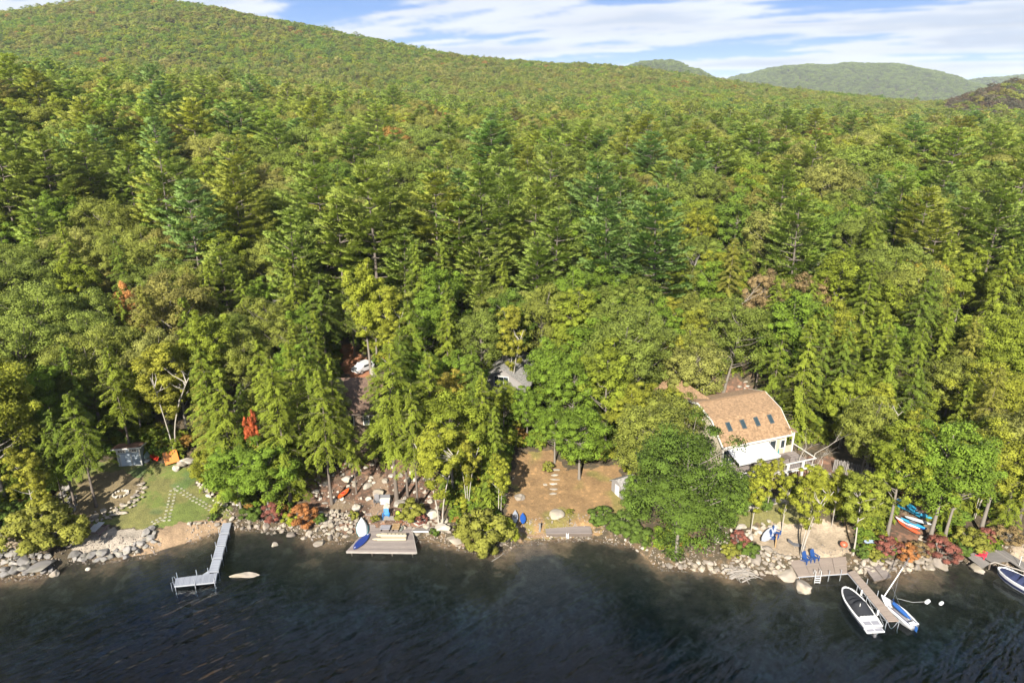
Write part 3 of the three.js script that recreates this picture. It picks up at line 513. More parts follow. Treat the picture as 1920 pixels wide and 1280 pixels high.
accent(2, 628, 850, 705, leafMat(0.22, 0.23, 0.11), 'silvery green crown next to the drive', 0.8);
accent(0, 1690, 950, 872, ORANGE, 'low maple with orange leaves by the picket fence', 0.6);
accent(2, 850, 830, 690, leafMat(0.20, 0.17, 0.03), 'yellowish maple crown before the grey-roofed house', 0.9);
function snag(v, px, py, top, mat, label, group) { const g = G(px, py), s = (EYE + Math.tan(Math.atan(py2el(top))) * -g[2] - g[1]) / [11, 9, 8][v]; const t = thing('bare_tree', label, 'bare tree', [g[0], g[1], g[2]], px % 6.28, group); part('trunk', BARE[v].trunk, mat, t); t.scale.setScalar(s); stands.push([g[0], g[2], 0.8]); return t; }
snag(0, 1512, 905, 775, barkMat.birch, 'leafless white birch beside the house corner');
snag(1, 1535, 915, 792, barkMat.birch, 'leafless pale birch between the house and the picket fence');
snag(2, 1492, 900, 800, barkMat.birch, 'small leafless birch against the house deck');
snag(0, 1702, 905, 748, barkMat.birch, 'white dead birch among yellow leaves behind the kayaks');
snag(1, 445, 800, 692, barkMat.dead, 'dead white tree with forked top among the hemlocks');
snag(1, 505, 800, 700, barkMat.dead, 'small dead forked tree beside the larger dead one');
snag(0, 1140, 700, 540, barkMat.dead, 'grey dead tree below the pines');
snag(1, 318, 660, 505, barkMat.dead, 'grey leafless crown beside the orange maple');
{ const Rn = rng(321); for (let i = 0; i < 34; i++) { const f = lerp(88, 190, Rn()), x = (Rn() * 2 - 1) * f * 0.78, z = -f; if (shoreZ(x) - z < 18 || crowded(x, z, 1) || hidesView(x, z, 2, ground(x, z) + 3, ground(x, z) + 12)) continue; const v = Math.floor(Rn() * 3), t = thing('bare_tree', `grey dead tree standing ${where(x, z)}`, 'bare tree', [x, ground(x, z), z], Rn() * 6, 'dead trees of the forest'); part('trunk', BARE[v].trunk, barkMat.dead, t); t.scale.setScalar(lerp(1.3, 1.9, Rn())); stands.push([x, z, 1]); } }
snag(2, 940, 962, 880, barkMat.birch, 'white leafless branches by the blue kayaks');
// shrubs along the shore
function shrub(v, px, py, h, mat, label, w = 1, group) { const g = G(px, py), s = h / [3, 2.4, 3.4][v], t = thing('shrub', label, 'shrub', g, px % 6.28, group); part('stems', SHRUB[v].trunk, barkMat.broad, t); part('foliage', SHRUB[v].crown, mat, t); t.scale.set(s * w, s, s * w); stands.push([g[0], g[2], 1.2]); return t; }
shrub(0, 80, 1030, 5.2, TEA, 'large round yellow-green shrub between the stone pile and the sand', 1.15);
shrub(1, 125, 1028, 4.0, TEA, 'yellow-green shrub leaning against the larger round one', 1.1);
shrub(0, 10, 985, 2.6, DARKG, 'dark green bush above the pale boulders', 1.3);
shrub(0, 900, 1034, 5.0, TEA, 'large waterside bush with narrow yellow-green leaves', 1.1);
shrub(1, 935, 1020, 3.4, LIME, 'lower part of the bush beside the waterside bush', 1.0);
for (const [v, px, py, h, mat, w, l] of [
  [2, 512, 978, 2.2, MAROON, 1.1, 'red-brown shrub by the root of the dock'], [2, 572, 985, 2.6, ORANGE, 1.2, 'rust-orange shrub on the shore boulders'], [1, 545, 985, 1.6, LIME, 1.1, 'lime green shrub between the two rusty shrubs'], [1, 470, 975, 1.6, DARKG, 1.4, 'green shrub at the dock root'], [1, 400, 975, 0.9, DARKG, 1.2, 'small green plant on the stone edge of the lawn'],
  [1, 770, 975, 2.4, TEA, 1.2, 'green bush behind the wooden deck'], [2, 790, 985, 1.4, MAROON, 0.9, 'small reddish shrub beside the deck boulders'], [1, 600, 982, 1.2, DARKG, 1.0, 'small green shrub on the boulder bank'], [1, 664, 975, 1.2, TEA, 0.9, 'small yellow-green plant by the white dinghy'], [1, 703, 980, 1.0, TEA, 0.9, 'small plant beside the deck gangway'], [1, 815, 1005, 1.0, DARKG, 1, 'tuft of green in front of the big boulders'],
  [0, 1130, 985, 2.2, DARKG, 1.3, 'green shrub at the right end of the planked deck'], [0, 1165, 1000, 2.6, DARKG, 1.2, 'dark shrub next to the planked deck'], [1, 1195, 1018, 2.2, DARKG, 1.3, 'dark shrub between the planked deck and the big spreading tree'], [1, 1068, 965, 0.8, TEA, 1, 'small weed behind the planked deck'], [0, 1028, 885, 1.4, TEA, 1, 'small bush beside the stone steps'],
  [2, 1385, 1028, 2.0, MAROON, 1.0, 'small maroon shrub by the grey canoe'], [1, 1402, 1042, 1.8, DARKG, 1.2, 'green shrub beside the maroon one'], [1, 1370, 1045, 1.6, TEA, 1.2, 'grassy shrub above the driftwood'], [1, 1430, 955, 1.6, DARKG, 1.2, 'shrub under the house deck'], [0, 1330, 985, 2.2, DARKG, 1.2, 'dark shrub above the pale boulder wall'],
  [2, 1660, 1040, 2.0, MAROON, 1.2, 'maroon shrub below the stacked kayaks'], [2, 1698, 1052, 2.0, ORANGE, 1.1, 'rust-red shrub above the shore boulders'], [2, 1762, 1050, 2.5, MAROON, 1.3, 'largest maroon shrub on the shore'], [1, 1640, 1052, 1.6, TEA, 1.1, 'green shrub behind the wooden raft'], [1, 1612, 1045, 1.4, DARKG, 1.1, 'dark green shrub beside the light blue kayak'], [0, 1820, 1030, 2.4, TEA, 1.2, 'yellow-green shrub left of the grey walkway'], [2, 1845, 1020, 1.9, MAROON, 1.1, 'dark red shrub behind the red chair'], [2, 1885, 1020, 2.2, BROWN, 1.2, 'brown-red shrub behind the grey walkway'], [1, 1800, 1040, 1.8, DARKG, 1.1, 'green shrub beside the largest maroon one'], [2, 1725, 1045, 1.8, BROWN, 1, 'small brown shrub between the red shrubs'],
]) shrub(v, px, py, h, mat, l, w);

const R5 = rng(505), counts = { pine: 0, hemlock: 0, maple: 0, oak: 0, birch: 0 };
const kindAt = (x, z) => {
  const f = -z, px = 960 + x / (f * 0.94 + 14) * 1281, n = fbm(x * 0.045 + 5, z * 0.045, 3), u = R5(); let w;
  if (f < 84) w = px < 380 ? { hemlock: 4, maple: 4, birch: 2 } : px < 1000 ? { hemlock: 8, birch: 2, maple: 1 } : px < 1350 ? { maple: 7, oak: 3 } : { birch: 4, maple: 4, oak: 2, hemlock: 2 };
  else if (f < 112) w = px < 560 ? { oak: 8, maple: 2, hemlock: 2 } : px < 900 ? { maple: 4, hemlock: 4, oak: 2, birch: 1 } : px < 1320 ? { oak: 5, maple: 5, birch: 1 } : { hemlock: 9, maple: 2, oak: 1 };
  else if (f < 135) w = px < 420 ? { oak: 6, maple: 3, hemlock: 3, pine: 1 } : px < 1250 ? { pine: 3, hemlock: 2.5, maple: 4, oak: 1.5 } : { hemlock: 5, pine: 1.5, maple: 3, oak: 3 };
  else if (f < 260) w = px > 1450 ? { pine: 1.8, hemlock: 1.6, maple: 5, oak: 4.5 } : { pine: 4.0, hemlock: 0.9, maple: 4.5, oak: 4 };
  else if (f < 600) w = { pine: 1.0, hemlock: 0.2, maple: 5, oak: 5 };
  else w = { pine: 0.25, hemlock: 0.25, maple: 6, oak: 6 };
  if (f > 420) { const n2 = sstep(0.4, 0.6, fbm(x * 0.009 + 3, z * 0.009, 3)); w.maple *= lerp(0.25, 2, n2); w.oak *= lerp(2, 0.25, n2); w.pine += 3.5 * sstep(0.58, 0.68, fbm(x * 0.012 + 60, z * 0.012, 3)); }
  if (w.pine) w.pine *= lerp(0.15, 2.0, sstep(0.38, 0.62, n)); if (w.maple) w.maple *= lerp(1.7, 0.4, sstep(0.35, 0.65, n));
  let sum = 0; for (const k in w) sum += w[k]; let t = u * sum; for (const k in w) if ((t -= w[k]) <= 0) return k; return 'maple';
};
const GAP = { pine: 2.9, hemlock: 1.75, maple: 2.3, oak: 2.7, birch: 1.7 };
const inHouse = (x, z) => { if (Math.abs(x + 21.4) < 4.6 && Math.abs(z + 89) < 5.4) return true; const dx = x - 30.2, dz = z + 80.5, a = dx * 0.919 - dz * 0.395, b = dx * 0.395 + dz * 0.919; return Math.abs(a) < 7.6 && b > -13.5 && b < 10; };
const openGround = (x, z) => { for (const q of ZONES) if (x > q.b[0] - 1 && x < q.b[1] + 1 && z > q.b[2] - 1 && z < q.b[3] + 1 && edgeDist(q.p, x, z) > -0.8) return true; return false; };
let tries = 0;
for (let f = 66; f < 196; f += 0.32) {
  for (let k = 0; k < 6; k++) {
    const half = f * 0.80 + 14, x = (R5() * 2 - 1) * half, z = -(f + R5() * 0.4), d = shoreZ(x) - z; if (d < 2.5) continue;
    if (inHouse(x, z)) continue; if (f < 110 && openGround(x, z)) continue;
    const kind = kindAt(x, z), v = Math.floor(R5() * NEAR[kind].length), mr = R5(), s = lerp(0.74, 1.1, R5()) * (d < 8 ? 0.62 : d < 14 ? 0.8 : 1) * (kind === 'pine' ? (f < 112 ? 0.8 : 1.0) : kind === 'maple' || kind === 'oak' ? lerp(1, 1.28, sstep(108, 150, f)) : 1);
    if (crowded(x, z, GAP[kind] * s * 0.93)) continue; if (counts[kind] >= 296) continue;
    const [h, r] = SIZE[kind][v], y = ground(x, z); if (hidesView(x, z, r * s, y + h * s * 0.12, y + h * s)) continue;
    const M = MAT[kind].length, m = mr < 0.40 ? 0 : mr < 0.74 ? 1 : mr < 0.87 || M < 4 ? 2 : 3;
    plant(kind, v, m, x, z, s, R5() * 6.28, null, { gap: GAP[kind] * s * 0.93, w: lerp(0.92, 1.12, R5()) }); counts[kind]++;
  }
}
console.log('trees', JSON.stringify(counts), stands.length);
// the rest of the wood, up to the ridge and over the knoll: one mass
{
  const wood = new THREE.Group(); wood.name = 'distant_forest'; wood.userData.kind = 'stuff'; tag(wood, 'mixed forest covering the slope up to the ridge', 'forest'); scene.add(wood);
  const bins = {}; const R = rng(606), D = new THREE.Object3D();
  let f = 188; const P = [];
  while (f < 1420) {
    const row = lerp(5.8, 8.6, sstep(220, 700, f)), half = f * 0.86 + 20;
    for (let x = -half; x < half; x += row * lerp(0.8, 1.25, R())) {
      const z = -(f + (R() - 0.5) * row), xx = x + (R() - 0.5) * 1.5; if (f < 200 && crowded(xx, z, 2)) continue; P.push([xx, z]);
    }
    f += row;
  }
  for (const [x, z] of P) {
    const f = -z, px = 960 + x / f * 1281 * 0.94; let kind = kindAt(x, z); if (kind === 'birch') kind = 'maple';
    const a = (px - 1805) / 118, c = (f - 850) / 150, brown = a * a + c * c < 1.3 && px > 1685; const mid = f < 430, set = mid ? NEAR : FARV, v = Math.floor(R() * set[kind].length), key = kind + v + mid;
    const y = ground(x, z), s = lerp(0.8, 1.18, R()) * lerp(1, 0.9, sstep(400, 900, f)) * (kind === 'pine' ? (f > 700 ? 0.72 : 0.96) : kind === 'hemlock' ? 1.05 : lerp(1.28, 1, sstep(500, 900, f))); D.position.set(x, y - 0.5, z); D.rotation.set(0, R() * 6.28, 0); const w = s * lerp(1.0, 1.35, R()) * lerp(1, 1.15, sstep(400, 900, f)); D.scale.set(w, s, w); D.updateMatrix();
    let col = LEAF[kind][[0, 0, 1, 1, 2, 3][Math.floor(R() * 6)]].slice(); const j = fbm(x * 0.02, z * 0.02 + 9, 3);
    if (R() < 0.008 && kind !== 'pine' && kind !== 'hemlock') col = [0.19, 0.11, 0.03]; else if (R() < 0.03) col = [0.18, 0.17, 0.05]; if (brown && R() < 0.7) col = [0.085 * lerp(0.8, 1.25, R()), 0.072, 0.048];
    const k = lerp(0.80, 1.12, R()); col = [col[0] * k * lerp(0.98, 1.16, j), col[1] * k * 1.08, col[2] * k * lerp(0.9, 1.15, R())];
    (bins[key] ??= { kind, v, set, m: [], c: [] }).m.push(D.matrix.clone()); bins[key].c.push(col);
  }
  const white = leafMat(1, 1, 1); let n = 0;
  for (const b of Object.values(bins)) {
    for (const [what, geo, mat] of [['crowns', b.set[b.kind][b.v].crown, white], ['trunks', b.set[b.kind][b.v].trunk, barkMat.pine]]) {
      const im = new THREE.InstancedMesh(geo, mat, b.m.length); im.name = `${b.kind}_${what}`; im.userData.kind = 'stuff'; b.m.forEach((m, i) => { im.setMatrixAt(i, m); if (what === 'crowns') im.setColorAt(i, lin(...b.c[i])); }); im.castShadow = im.receiveShadow = true; wood.add(im);
    }
    n += b.m.length;
  }
  console.log('distant', n);
}

// young growth and ferns on the forest floor: nobody could count it
{
  const R = rng(707), D = new THREE.Object3D(), sets = [[], []], cols = [[], []];
  for (let i = 0; i < 26000; i++) {
    const f = 64 + Math.pow(R(), 1.4) * 90, x = (R() * 2 - 1) * (f * 0.82 + 10), z = -f, d = shoreZ(x) - z; if (d < 1.6 || inHouse(x, z) || openGround(x, z)) continue;
    const k = R() < 0.8 ? 0 : 1, s = lerp(0.25, 1.0, Math.pow(R(), 1.6)) * (d < 6 ? 0.6 : 1), y = ground(x, z); if (hidesView(x, z, 0.8, y, y + 2.6 * s)) { if (R() < 0.92) continue; }
    if (fbm(x * 0.12, z * 0.12, 3) < 0.42) continue;
    D.position.set(x, y - 0.05, z); D.rotation.y = R() * 6.28; D.scale.set(s * lerp(0.9, 1.5, R()), s, s * lerp(0.9, 1.5, R())); D.updateMatrix(); sets[k].push(D.matrix.clone()); const c = k ? LEAF.hemlock[Math.floor(R() * 3)] : R() < 0.05 ? [0.20, 0.12, 0.03] : LEAF.maple[Math.floor(R() * 4)]; cols[k].push(c);
  }
  const g = new THREE.Group(); g.name = 'undergrowth'; g.userData.kind = 'stuff'; tag(g, 'young saplings and ferns covering the forest floor', 'undergrowth'); scene.add(g); const white = leafMat(1, 1, 1);
  sets.forEach((m, k) => { const im = new THREE.InstancedMesh(SAPLING[k].crown, white, m.length); im.name = k ? 'young_hemlocks' : 'saplings'; im.userData.kind = 'stuff'; m.forEach((q, i) => { im.setMatrixAt(i, q); im.setColorAt(i, lin(...cols[k][i])); }); g.add(im); });
  console.log('undergrowth', sets[0].length, sets[1].length);
}
// wooded hills far beyond the ridge
{
  const far = new THREE.Group(); far.name = 'far_hill_forest'; far.userData.kind = 'stuff'; tag(far, 'hazy forest on the distant round hills', 'forest'); scene.add(far);
  const R = rng(808), D = new THREE.Object3D(), M = [], C = [];
  const hill = (name, f, prof, depth) => {                  // prof: [px, py] along the crest
    const X = prof.map(([px, py]) => [(px - 960) / 1281 * (f * CP), EYE + f * py2el(py) - 9]), x0 = X[0][0], x1 = X[X.length - 1][0], crest = (x) => { let i = 0; while (i < X.length - 2 && x > X[i + 1][0]) i++; const t = clamp((x - X[i][0]) / (X[i + 1][0] - X[i][0])); return lerp(X[i][1], X[i + 1][1], t * t * (3 - 2 * t)); };
    const hgt = (x, v) => lerp(-2, crest(x), Math.pow(Math.cos(clamp(v, -1, 1) * Math.PI / 2), 1.1)) + (fbm(x * 0.006, v * 4 + f, 4) - 0.5) * 26 * (1 - Math.abs(v));
    structure(name, gridGeo(60, 30, (s, t) => { const v = lerp(-1, 1, t), x = lerp(x0, x1, s); return [x, hgt(x, v), -(f + v * depth), s, t]; }), soil);
    const st = f * 0.0047; for (let x = x0; x < x1; x += st) for (let z = -depth; z < depth * 0.25; z += st * 1.25) { const xx = x + (R() - 0.5) * st, v = (z + (R() - 0.5) * st) / depth, s = f / 1900 * lerp(0.75, 1.15, R()); D.position.set(xx, hgt(xx, v) - 3 * s, -(f + v * depth)); D.rotation.y = R() * 6.28; D.scale.set(s * 1.25, s * 0.85, s * 1.25); D.updateMatrix(); M.push(D.matrix.clone()); const k = lerp(0.75, 1.15, R()); C.push([0.115 * k, 0.150 * k, 0.034]); }
  };
  hill('far_hill', 3300, [[1100, 175], [1160, 128], [1200, 118], [1250, 118], [1300, 133], [1350, 165]], 500);
  hill('far_hill', 4100, [[1330, 175], [1400, 140], [1460, 126], [1500, 123], [1530, 125], [1580, 120], [1650, 121], [1700, 130], [1745, 149], [1800, 175]], 800);
  hill('far_hill', 4600, [[1790, 172], [1850, 150], [1930, 145], [2050, 150], [2250, 140], [2500, 172]], 800);
  const im = new THREE.InstancedMesh(FARV.maple[0].crown, leafMat(1, 1, 1), M.length); im.name = 'hill_crowns'; im.userData.kind = 'stuff'; M.forEach((m, i) => { im.setMatrixAt(i, m); im.setColorAt(i, lin(...C[i])); }); far.add(im); console.log('hill crowns', M.length);
}
// ---------------------------------------------------------------- materials of built things
function grainTex(seed, along = 40, across = 5, lo = 0.72, hi = 1.1) {
  const n = 128, d = new Uint8Array(n * n * 4);
  for (let j = 0; j < n; j++) for (let i = 0; i < n; i++) { const v = clamp(lerp(lo, hi, 0.6 * vnoise(i / n * across + seed, j / n * along) + 0.25 * vnoise(i * 0.4, j * 0.9 + seed) + 0.15 * hash2(i + seed, j)) * 0.9) * 255; d.set([v, v, v, 255], (j * n + i) * 4); }
  const t = new THREE.DataTexture(d, n, n); t.wrapS = t.wrapT = THREE.RepeatWrapping; t.magFilter = THREE.LinearFilter; t.colorSpace = THREE.SRGBColorSpace; t.needsUpdate = true; return t;
}
const woodGrain = grainTex(3), fleck = grainTex(9, 60, 60, 0.78, 1.12), fabricT = grainTex(14, 25, 25, 0.86, 1.06);
const wood = (r, g, b) => std([r, g, b], 0.88, { map: woodGrain });
const M6 = {
  deckGrey: [wood(0.27, 0.23, 0.215), wood(0.235, 0.20, 0.19), wood(0.30, 0.255, 0.235)], deckTan: [wood(0.33, 0.265, 0.225), wood(0.31, 0.25, 0.21), wood(0.345, 0.28, 0.235)], deckOld: [wood(0.25, 0.23, 0.215), wood(0.20, 0.185, 0.175), wood(0.285, 0.26, 0.245)],
  alu: std([0.36, 0.38, 0.42], 0.42, { metalness: 0.35 }), aluDeck: [std([0.235, 0.25, 0.29], 0.65), std([0.205, 0.22, 0.26], 0.65)], white: std([0.52, 0.52, 0.52], 0.5), whiteHull: new THREE.MeshPhysicalMaterial({ color: lin(0.50, 0.51, 0.53), roughness: 0.3, clearcoat: 0.5, clearcoatRoughness: 0.15 }),
  navy: new THREE.MeshPhysicalMaterial({ color: lin(0.012, 0.02, 0.075), roughness: 0.35, clearcoat: 0.4 }), black: std([0.012, 0.014, 0.02], 0.8, { map: fabricT }), navyCloth: std([0.016, 0.026, 0.085], 0.85, { map: fabricT }), blueCloth: std([0.01, 0.09, 0.33], 0.8, { map: fabricT }), pad: std([0.20, 0.20, 0.23], 0.8), metal: std([0.45, 0.46, 0.48], 0.35, { metalness: 0.7 }), steelDark: std([0.10, 0.10, 0.11], 0.6),
  rope: std([0.35, 0.35, 0.33], 0.9), beige: std([0.44, 0.38, 0.275], 0.7, { map: fleck }), woodNew: wood(0.38, 0.25, 0.12), woodDark: wood(0.14, 0.11, 0.09), woodPale: wood(0.36, 0.325, 0.295), rust: wood(0.25, 0.10, 0.05), log: wood(0.33, 0.30, 0.27),
};
const plastic = (r, g, b) => new THREE.MeshPhysicalMaterial({ color: lin(r, g, b), roughness: 0.45, clearcoat: 0.2, clearcoatRoughness: 0.3 });

// ---------------------------------------------------------------- geometry helpers
function soup(verts, uvs, tri) { const g = new THREE.BufferGeometry(); g.setAttribute('position', new THREE.Float32BufferAttribute(verts, 3)); g.setAttribute('uv', new THREE.Float32BufferAttribute(uvs, 2)); g.setIndex(tri); const f = g.toNonIndexed(); f.computeVertexNormals(); return f; }
function slab(a, b, c, d, t) {                             // a flat board on four top corners (seen from above: a, b, c, d round the edge)
  const v = [], uv = [], L = Math.hypot(b[0] - a[0], b[2] - a[2]), W = Math.hypot(d[0] - a[0], d[2] - a[2]), o = hash2(Math.round(a[0] * 97), Math.round(a[2] * 89)) * 7;
  for (const dy of [0, -t]) [a, b, c, d].forEach((p, i) => { v.push(p[0], p[1] + dy, p[2]); uv.push((i === 1 || i === 2 ? L : 0) * 0.3 + o, (i > 1 ? W : 0) * 3 + dy + o); });
  const up = (b[0] - a[0]) * (d[2] - a[2]) - (b[2] - a[2]) * (d[0] - a[0]) < 0; const T = [0, 1, 2, 0, 2, 3, 4, 6, 5, 4, 7, 6, 0, 4, 5, 0, 5, 1, 1, 5, 6, 1, 6, 2, 2, 6, 7, 2, 7, 3, 3, 7, 4, 3, 4, 0];
  if (!up) for (let i = 0; i < T.length; i += 3) [T[i + 1], T[i + 2]] = [T[i + 2], T[i + 1]];
  return soup(v, uv, T);
}
const mix3 = (a, b, t) => [lerp(a[0], b[0], t), lerp(a[1], b[1], t), lerp(a[2], b[2], t)];
const sub = (p, o) => [p[0] - o[0], p[1] - o[1], p[2] - o[2]];
const box = (w, h, d, x = 0, y = 0, z = 0, r = 0) => { const g = r ? new RoundedBoxGeometry(w, h, d, 2, r) : new THREE.BoxGeometry(w, h, d); g.translate(x, y, z); return g; };
const rod = (a, b, r, sides = 8) => limb([a, mix3(a, b, 0.5), b], [r, r, r], sides);
// boards laid from edge a-d to edge b-c
function boards(parent, name, [a, b, c, d], n, t, mats, gap = 0.02, seed = 1) { const R = rng(seed); for (let i = 0; i < n; i++) { const u = i / n, w = (i + 1) / n - gap / n * 2, dy = (R() - 0.5) * 0.012, up = (p) => [p[0], p[1] + dy, p[2]]; part(name, slab(up(mix3(a, d, u)), up(mix3(b, c, u)), up(mix3(b, c, w)), up(mix3(a, d, w)), t), mats[Math.floor(R() * mats.length)], parent); } }

// ---------------------------------------------------------------- boulders
function makeRock(seed, sx, sy, sz, chip = 0.28, detail = 2) {
  const R = rng(seed), g = mergeVertices(new THREE.IcosahedronGeometry(1, detail).deleteAttribute('normal').deleteAttribute('uv')), p = g.attributes.position, cuts = []; for (let i = 0; i < 12; i++) cuts.push([onBall(R), lerp(0.5, 0.84, R())]);
  const col = [];
  for (let i = 0; i < p.count; i++) {
    let v = [p.getX(i), p.getY(i), p.getZ(i)]; for (const [n, d] of cuts) { const k = v[0] * n[0] + v[1] * n[1] + v[2] * n[2]; if (k > d) { const q = (k - d) * 0.92; v = [v[0] - n[0] * q, v[1] - n[1] * q, v[2] - n[2] * q]; } }
    const j = 1 + (vnoise(v[0] * 2.3 + seed, v[2] * 2.3 + v[1] * 1.9) - 0.5) * chip; p.setXYZ(i, v[0] * sx * j, v[1] * sy * j, v[2] * sz * j);
    const m = 0.72 + 0.5 * vnoise(v[0] * 3 + seed * 3, v[2] * 3 - v[1] * 2.7), w = vnoise(v[0] * 1.5 + 9, v[1] * 1.5 + seed) > 0.62 ? 0.9 : 1; col.push(m, m * lerp(0.97, 1, w), m * w);
  }
  g.setAttribute('color', new THREE.Float32BufferAttribute(col, 3)); const f = g.toNonIndexed(); f.computeVertexNormals(); return f;
}
const ROCKS = [makeRock(1, 1, 0.72, 0.85), makeRock(2, 1.15, 0.62, 0.8), makeRock(3, 0.9, 0.8, 1), makeRock(4, 1.25, 0.55, 0.75), makeRock(5, 1, 0.66, 1), makeRock(6, 0.85, 0.85, 0.8), makeRock(7, 1.3, 0.5, 0.95)];
const rockMat = { grey: [[0.165, 0.155, 0.148], [0.20, 0.187, 0.175], [0.13, 0.123, 0.12]], pale: [[0.30, 0.27, 0.235], [0.35, 0.315, 0.275], [0.24, 0.215, 0.185]], mid: [[0.225, 0.195, 0.165], [0.18, 0.155, 0.132], [0.275, 0.24, 0.20]] };
for (const k in rockMat) rockMat[k] = rockMat[k].map((c) => std(c, 0.95, { vertexColors: true }));
const RR = rng(909);
function rock(name, x, y, z, s, mat, label, group, flat = 1) {
  const m = new THREE.Mesh(ROCKS[Math.floor(RR() * ROCKS.length)], mat[Math.floor(RR() * mat.length)]); m.name = numbered(name); m.position.set(x, y + s * 0.22 * flat, z); m.rotation.set((RR() - 0.5) * 0.5, RR() * 6.28, (RR() - 0.5) * 0.5); m.scale.set(s * lerp(0.85, 1.2, RR()), s * flat * lerp(0.8, 1.15, RR()), s * lerp(0.85, 1.2, RR())); m.castShadow = m.receiveShadow = true; tag(m, label, name, group); scene.add(m); return m;
}
const laid = [], PEB = [];
function strew(n, pts, s0, s1, mat, label, group, o = {}) {  // stones lying within an outline read off the photograph, biggest first
  const P = poly(pts), b = [1e9, -1e9, 1e9, -1e9]; for (const [x, z] of P) { b[0] = Math.min(b[0], x); b[1] = Math.max(b[1], x); b[2] = Math.min(b[2], z); b[3] = Math.max(b[3], z); }
  let k = 0; for (let i = 0; i < n * 40 && k < n; i++) {
    const x = lerp(b[0], b[1], RR()), z = lerp(b[2], b[3], RR()); if (!inside(P, x, z)) continue; const s = lerp(s1, s0, Math.pow(k / n, 0.6)) * lerp(0.85, 1.15, RR()) * 0.5;
    if (laid.some(([a, c, r]) => Math.hypot(a - x, c - z) < (r + s) * (o.pack ?? 0.82))) continue; laid.push([x, z, s]); k++; const big = s > 0.36; const y = Math.max(ground(x, z), -0.25) + (o.lift ? RR() * o.lift : 0);
    if (s < 0.2) { PEB.push([x, y, z, s, mat[0].color]); continue; } rock(big ? 'boulder' : 'stone', x, y, z, s, mat, (big ? '' : 'small ') + label, group, o.flat);
  }
}
function bigRock(px, py, s, mat, label, flat = 1) { const g = G(px, py), y = Math.max(g[1], -0.2); laid.push([g[0], g[2], s * 0.8]); return rock('boulder', g[0], y, g[2], s, mat, label, undefined, flat); }
bigRock(72, 1066, 1.5, rockMat.grey, 'largest grey boulder at the water end of the stone pile', 0.75);
bigRock(340, 871, 0.95, rockMat.mid, 'large round boulder right of the orange mat'); bigRock(352, 868, 1.0, rockMat.pale, 'large pale boulder beside the round one at the lawn corner'); bigRock(330, 880, 0.6, rockMat.pale, 'smaller pale boulder below the orange mat');
bigRock(827, 992, 1.05, rockMat.pale, 'big pale boulder right of the grey plank'); bigRock(856, 1012, 0.95, rockMat.mid, 'rounded boulder standing at the waterline by the bush'); bigRock(808, 966, 1.15, rockMat.pale, 'big pale boulder at the foot of the birch'); bigRock(786, 982, 0.85, rockMat.pale, 'pale boulder touching the deck corner'); bigRock(750, 948, 1.15, rockMat.pale, 'broad pale boulder below the thick hemlock trunk'); bigRock(712, 928, 0.95, rockMat.mid, 'boulder behind the storage chest'); bigRock(668, 955, 0.8, rockMat.pale, 'pale boulder above the white dinghy'); bigRock(974, 935, 0.7, rockMat.mid, 'lone grey boulder at the edge of the clearing');
bigRock(1418, 1052, 1.05, rockMat.mid, 'big boulder at the left end of the right shore bank'); bigRock(1478, 1079, 1.0, rockMat.mid, 'flat pale boulder below the dock corner', 0.7); bigRock(1503, 1101, 1.0, rockMat.mid, 'boulder standing in the water in front of the dock', 0.8); bigRock(1760, 1060, 1.1, rockMat.mid, 'big shore boulder below the largest maroon shrub'); bigRock(1742, 1066, 0.6, rockMat.mid, 'squarish boulder at the waterline below the red shrubs'); bigRock(1830, 1068, 0.9, rockMat.mid, 'boulder under the end of the grey walkway');
bigRock(100, 1078, 0.55, rockMat.mid, 'angular stone alone in the shallow water by the stone pile'); bigRock(163, 1068, 0.32, rockMat.pale, 'small pale stone rising from the shallow water'); bigRock(515, 1022, 0.45, rockMat.mid, 'brown stone just above the water right of the dock'); bigRock(600, 1021, 0.7, rockMat.mid, 'brown boulder in the water left of the deck'); bigRock(545, 1004, 0.8, rockMat.mid, 'broad boulder at the waterline right of the dock', 0.7); bigRock(498, 990, 0.7, rockMat.mid, 'rounded boulder at the waterline next to the dock root');
strew(34, [[0, 1082], [0, 1032], [55, 1035], [92, 1045], [96, 1072], [60, 1080]], 0.5, 1.5, rockMat.grey, 'grey rock in the stone pile by the round shrub', 'rocks of the left stone pile', { lift: 0.35, pack: 0.62 });
strew(12, [[0, 1008], [0, 975], [30, 978], [52, 990], [45, 1006]], 0.7, 1.5, rockMat.pale, 'white rock above the brown garden seats', 'white rocks at the left edge', { lift: 0.3, pack: 0.7 });
strew(26, [[278, 990], [290, 996], [288, 1018], [240, 1046], [170, 1052], [135, 1050], [136, 1042], [165, 1040], [226, 1032], [268, 1014]], 0.6, 1.5, rockMat.grey, 'grey rock in the wall round the sand', 'rocks walling the sand', { pack: 0.6, lift: 0.2 });
strew(46, [[140, 985], [160, 966], [225, 950], [255, 925], [262, 905], [274, 908], [268, 935], [235, 962], [175, 985]], 0.35, 1.0, rockMat.mid, 'stone of the curved wall on the lawn', 'stones of the curved lawn wall', { pack: 0.7, lift: 0.25, flat: 0.8 });
strew(20, [[100, 955], [100, 922], [130, 918], [150, 950], [140, 968]], 0.4, 1.1, rockMat.grey, 'grey rock heaped at the hemlock trunks', 'rocks heaped by the hemlocks', { lift: 0.4, pack: 0.65 });
strew(34, [[356, 878], [366, 876], [385, 915], [412, 938], [452, 942], [450, 952], [405, 948], [376, 922]], 0.35, 0.95, rockMat.pale, 'pale stone in the boulder row along the lawn', 'pale stones along the lawn', { pack: 0.66, lift: 0.2 });
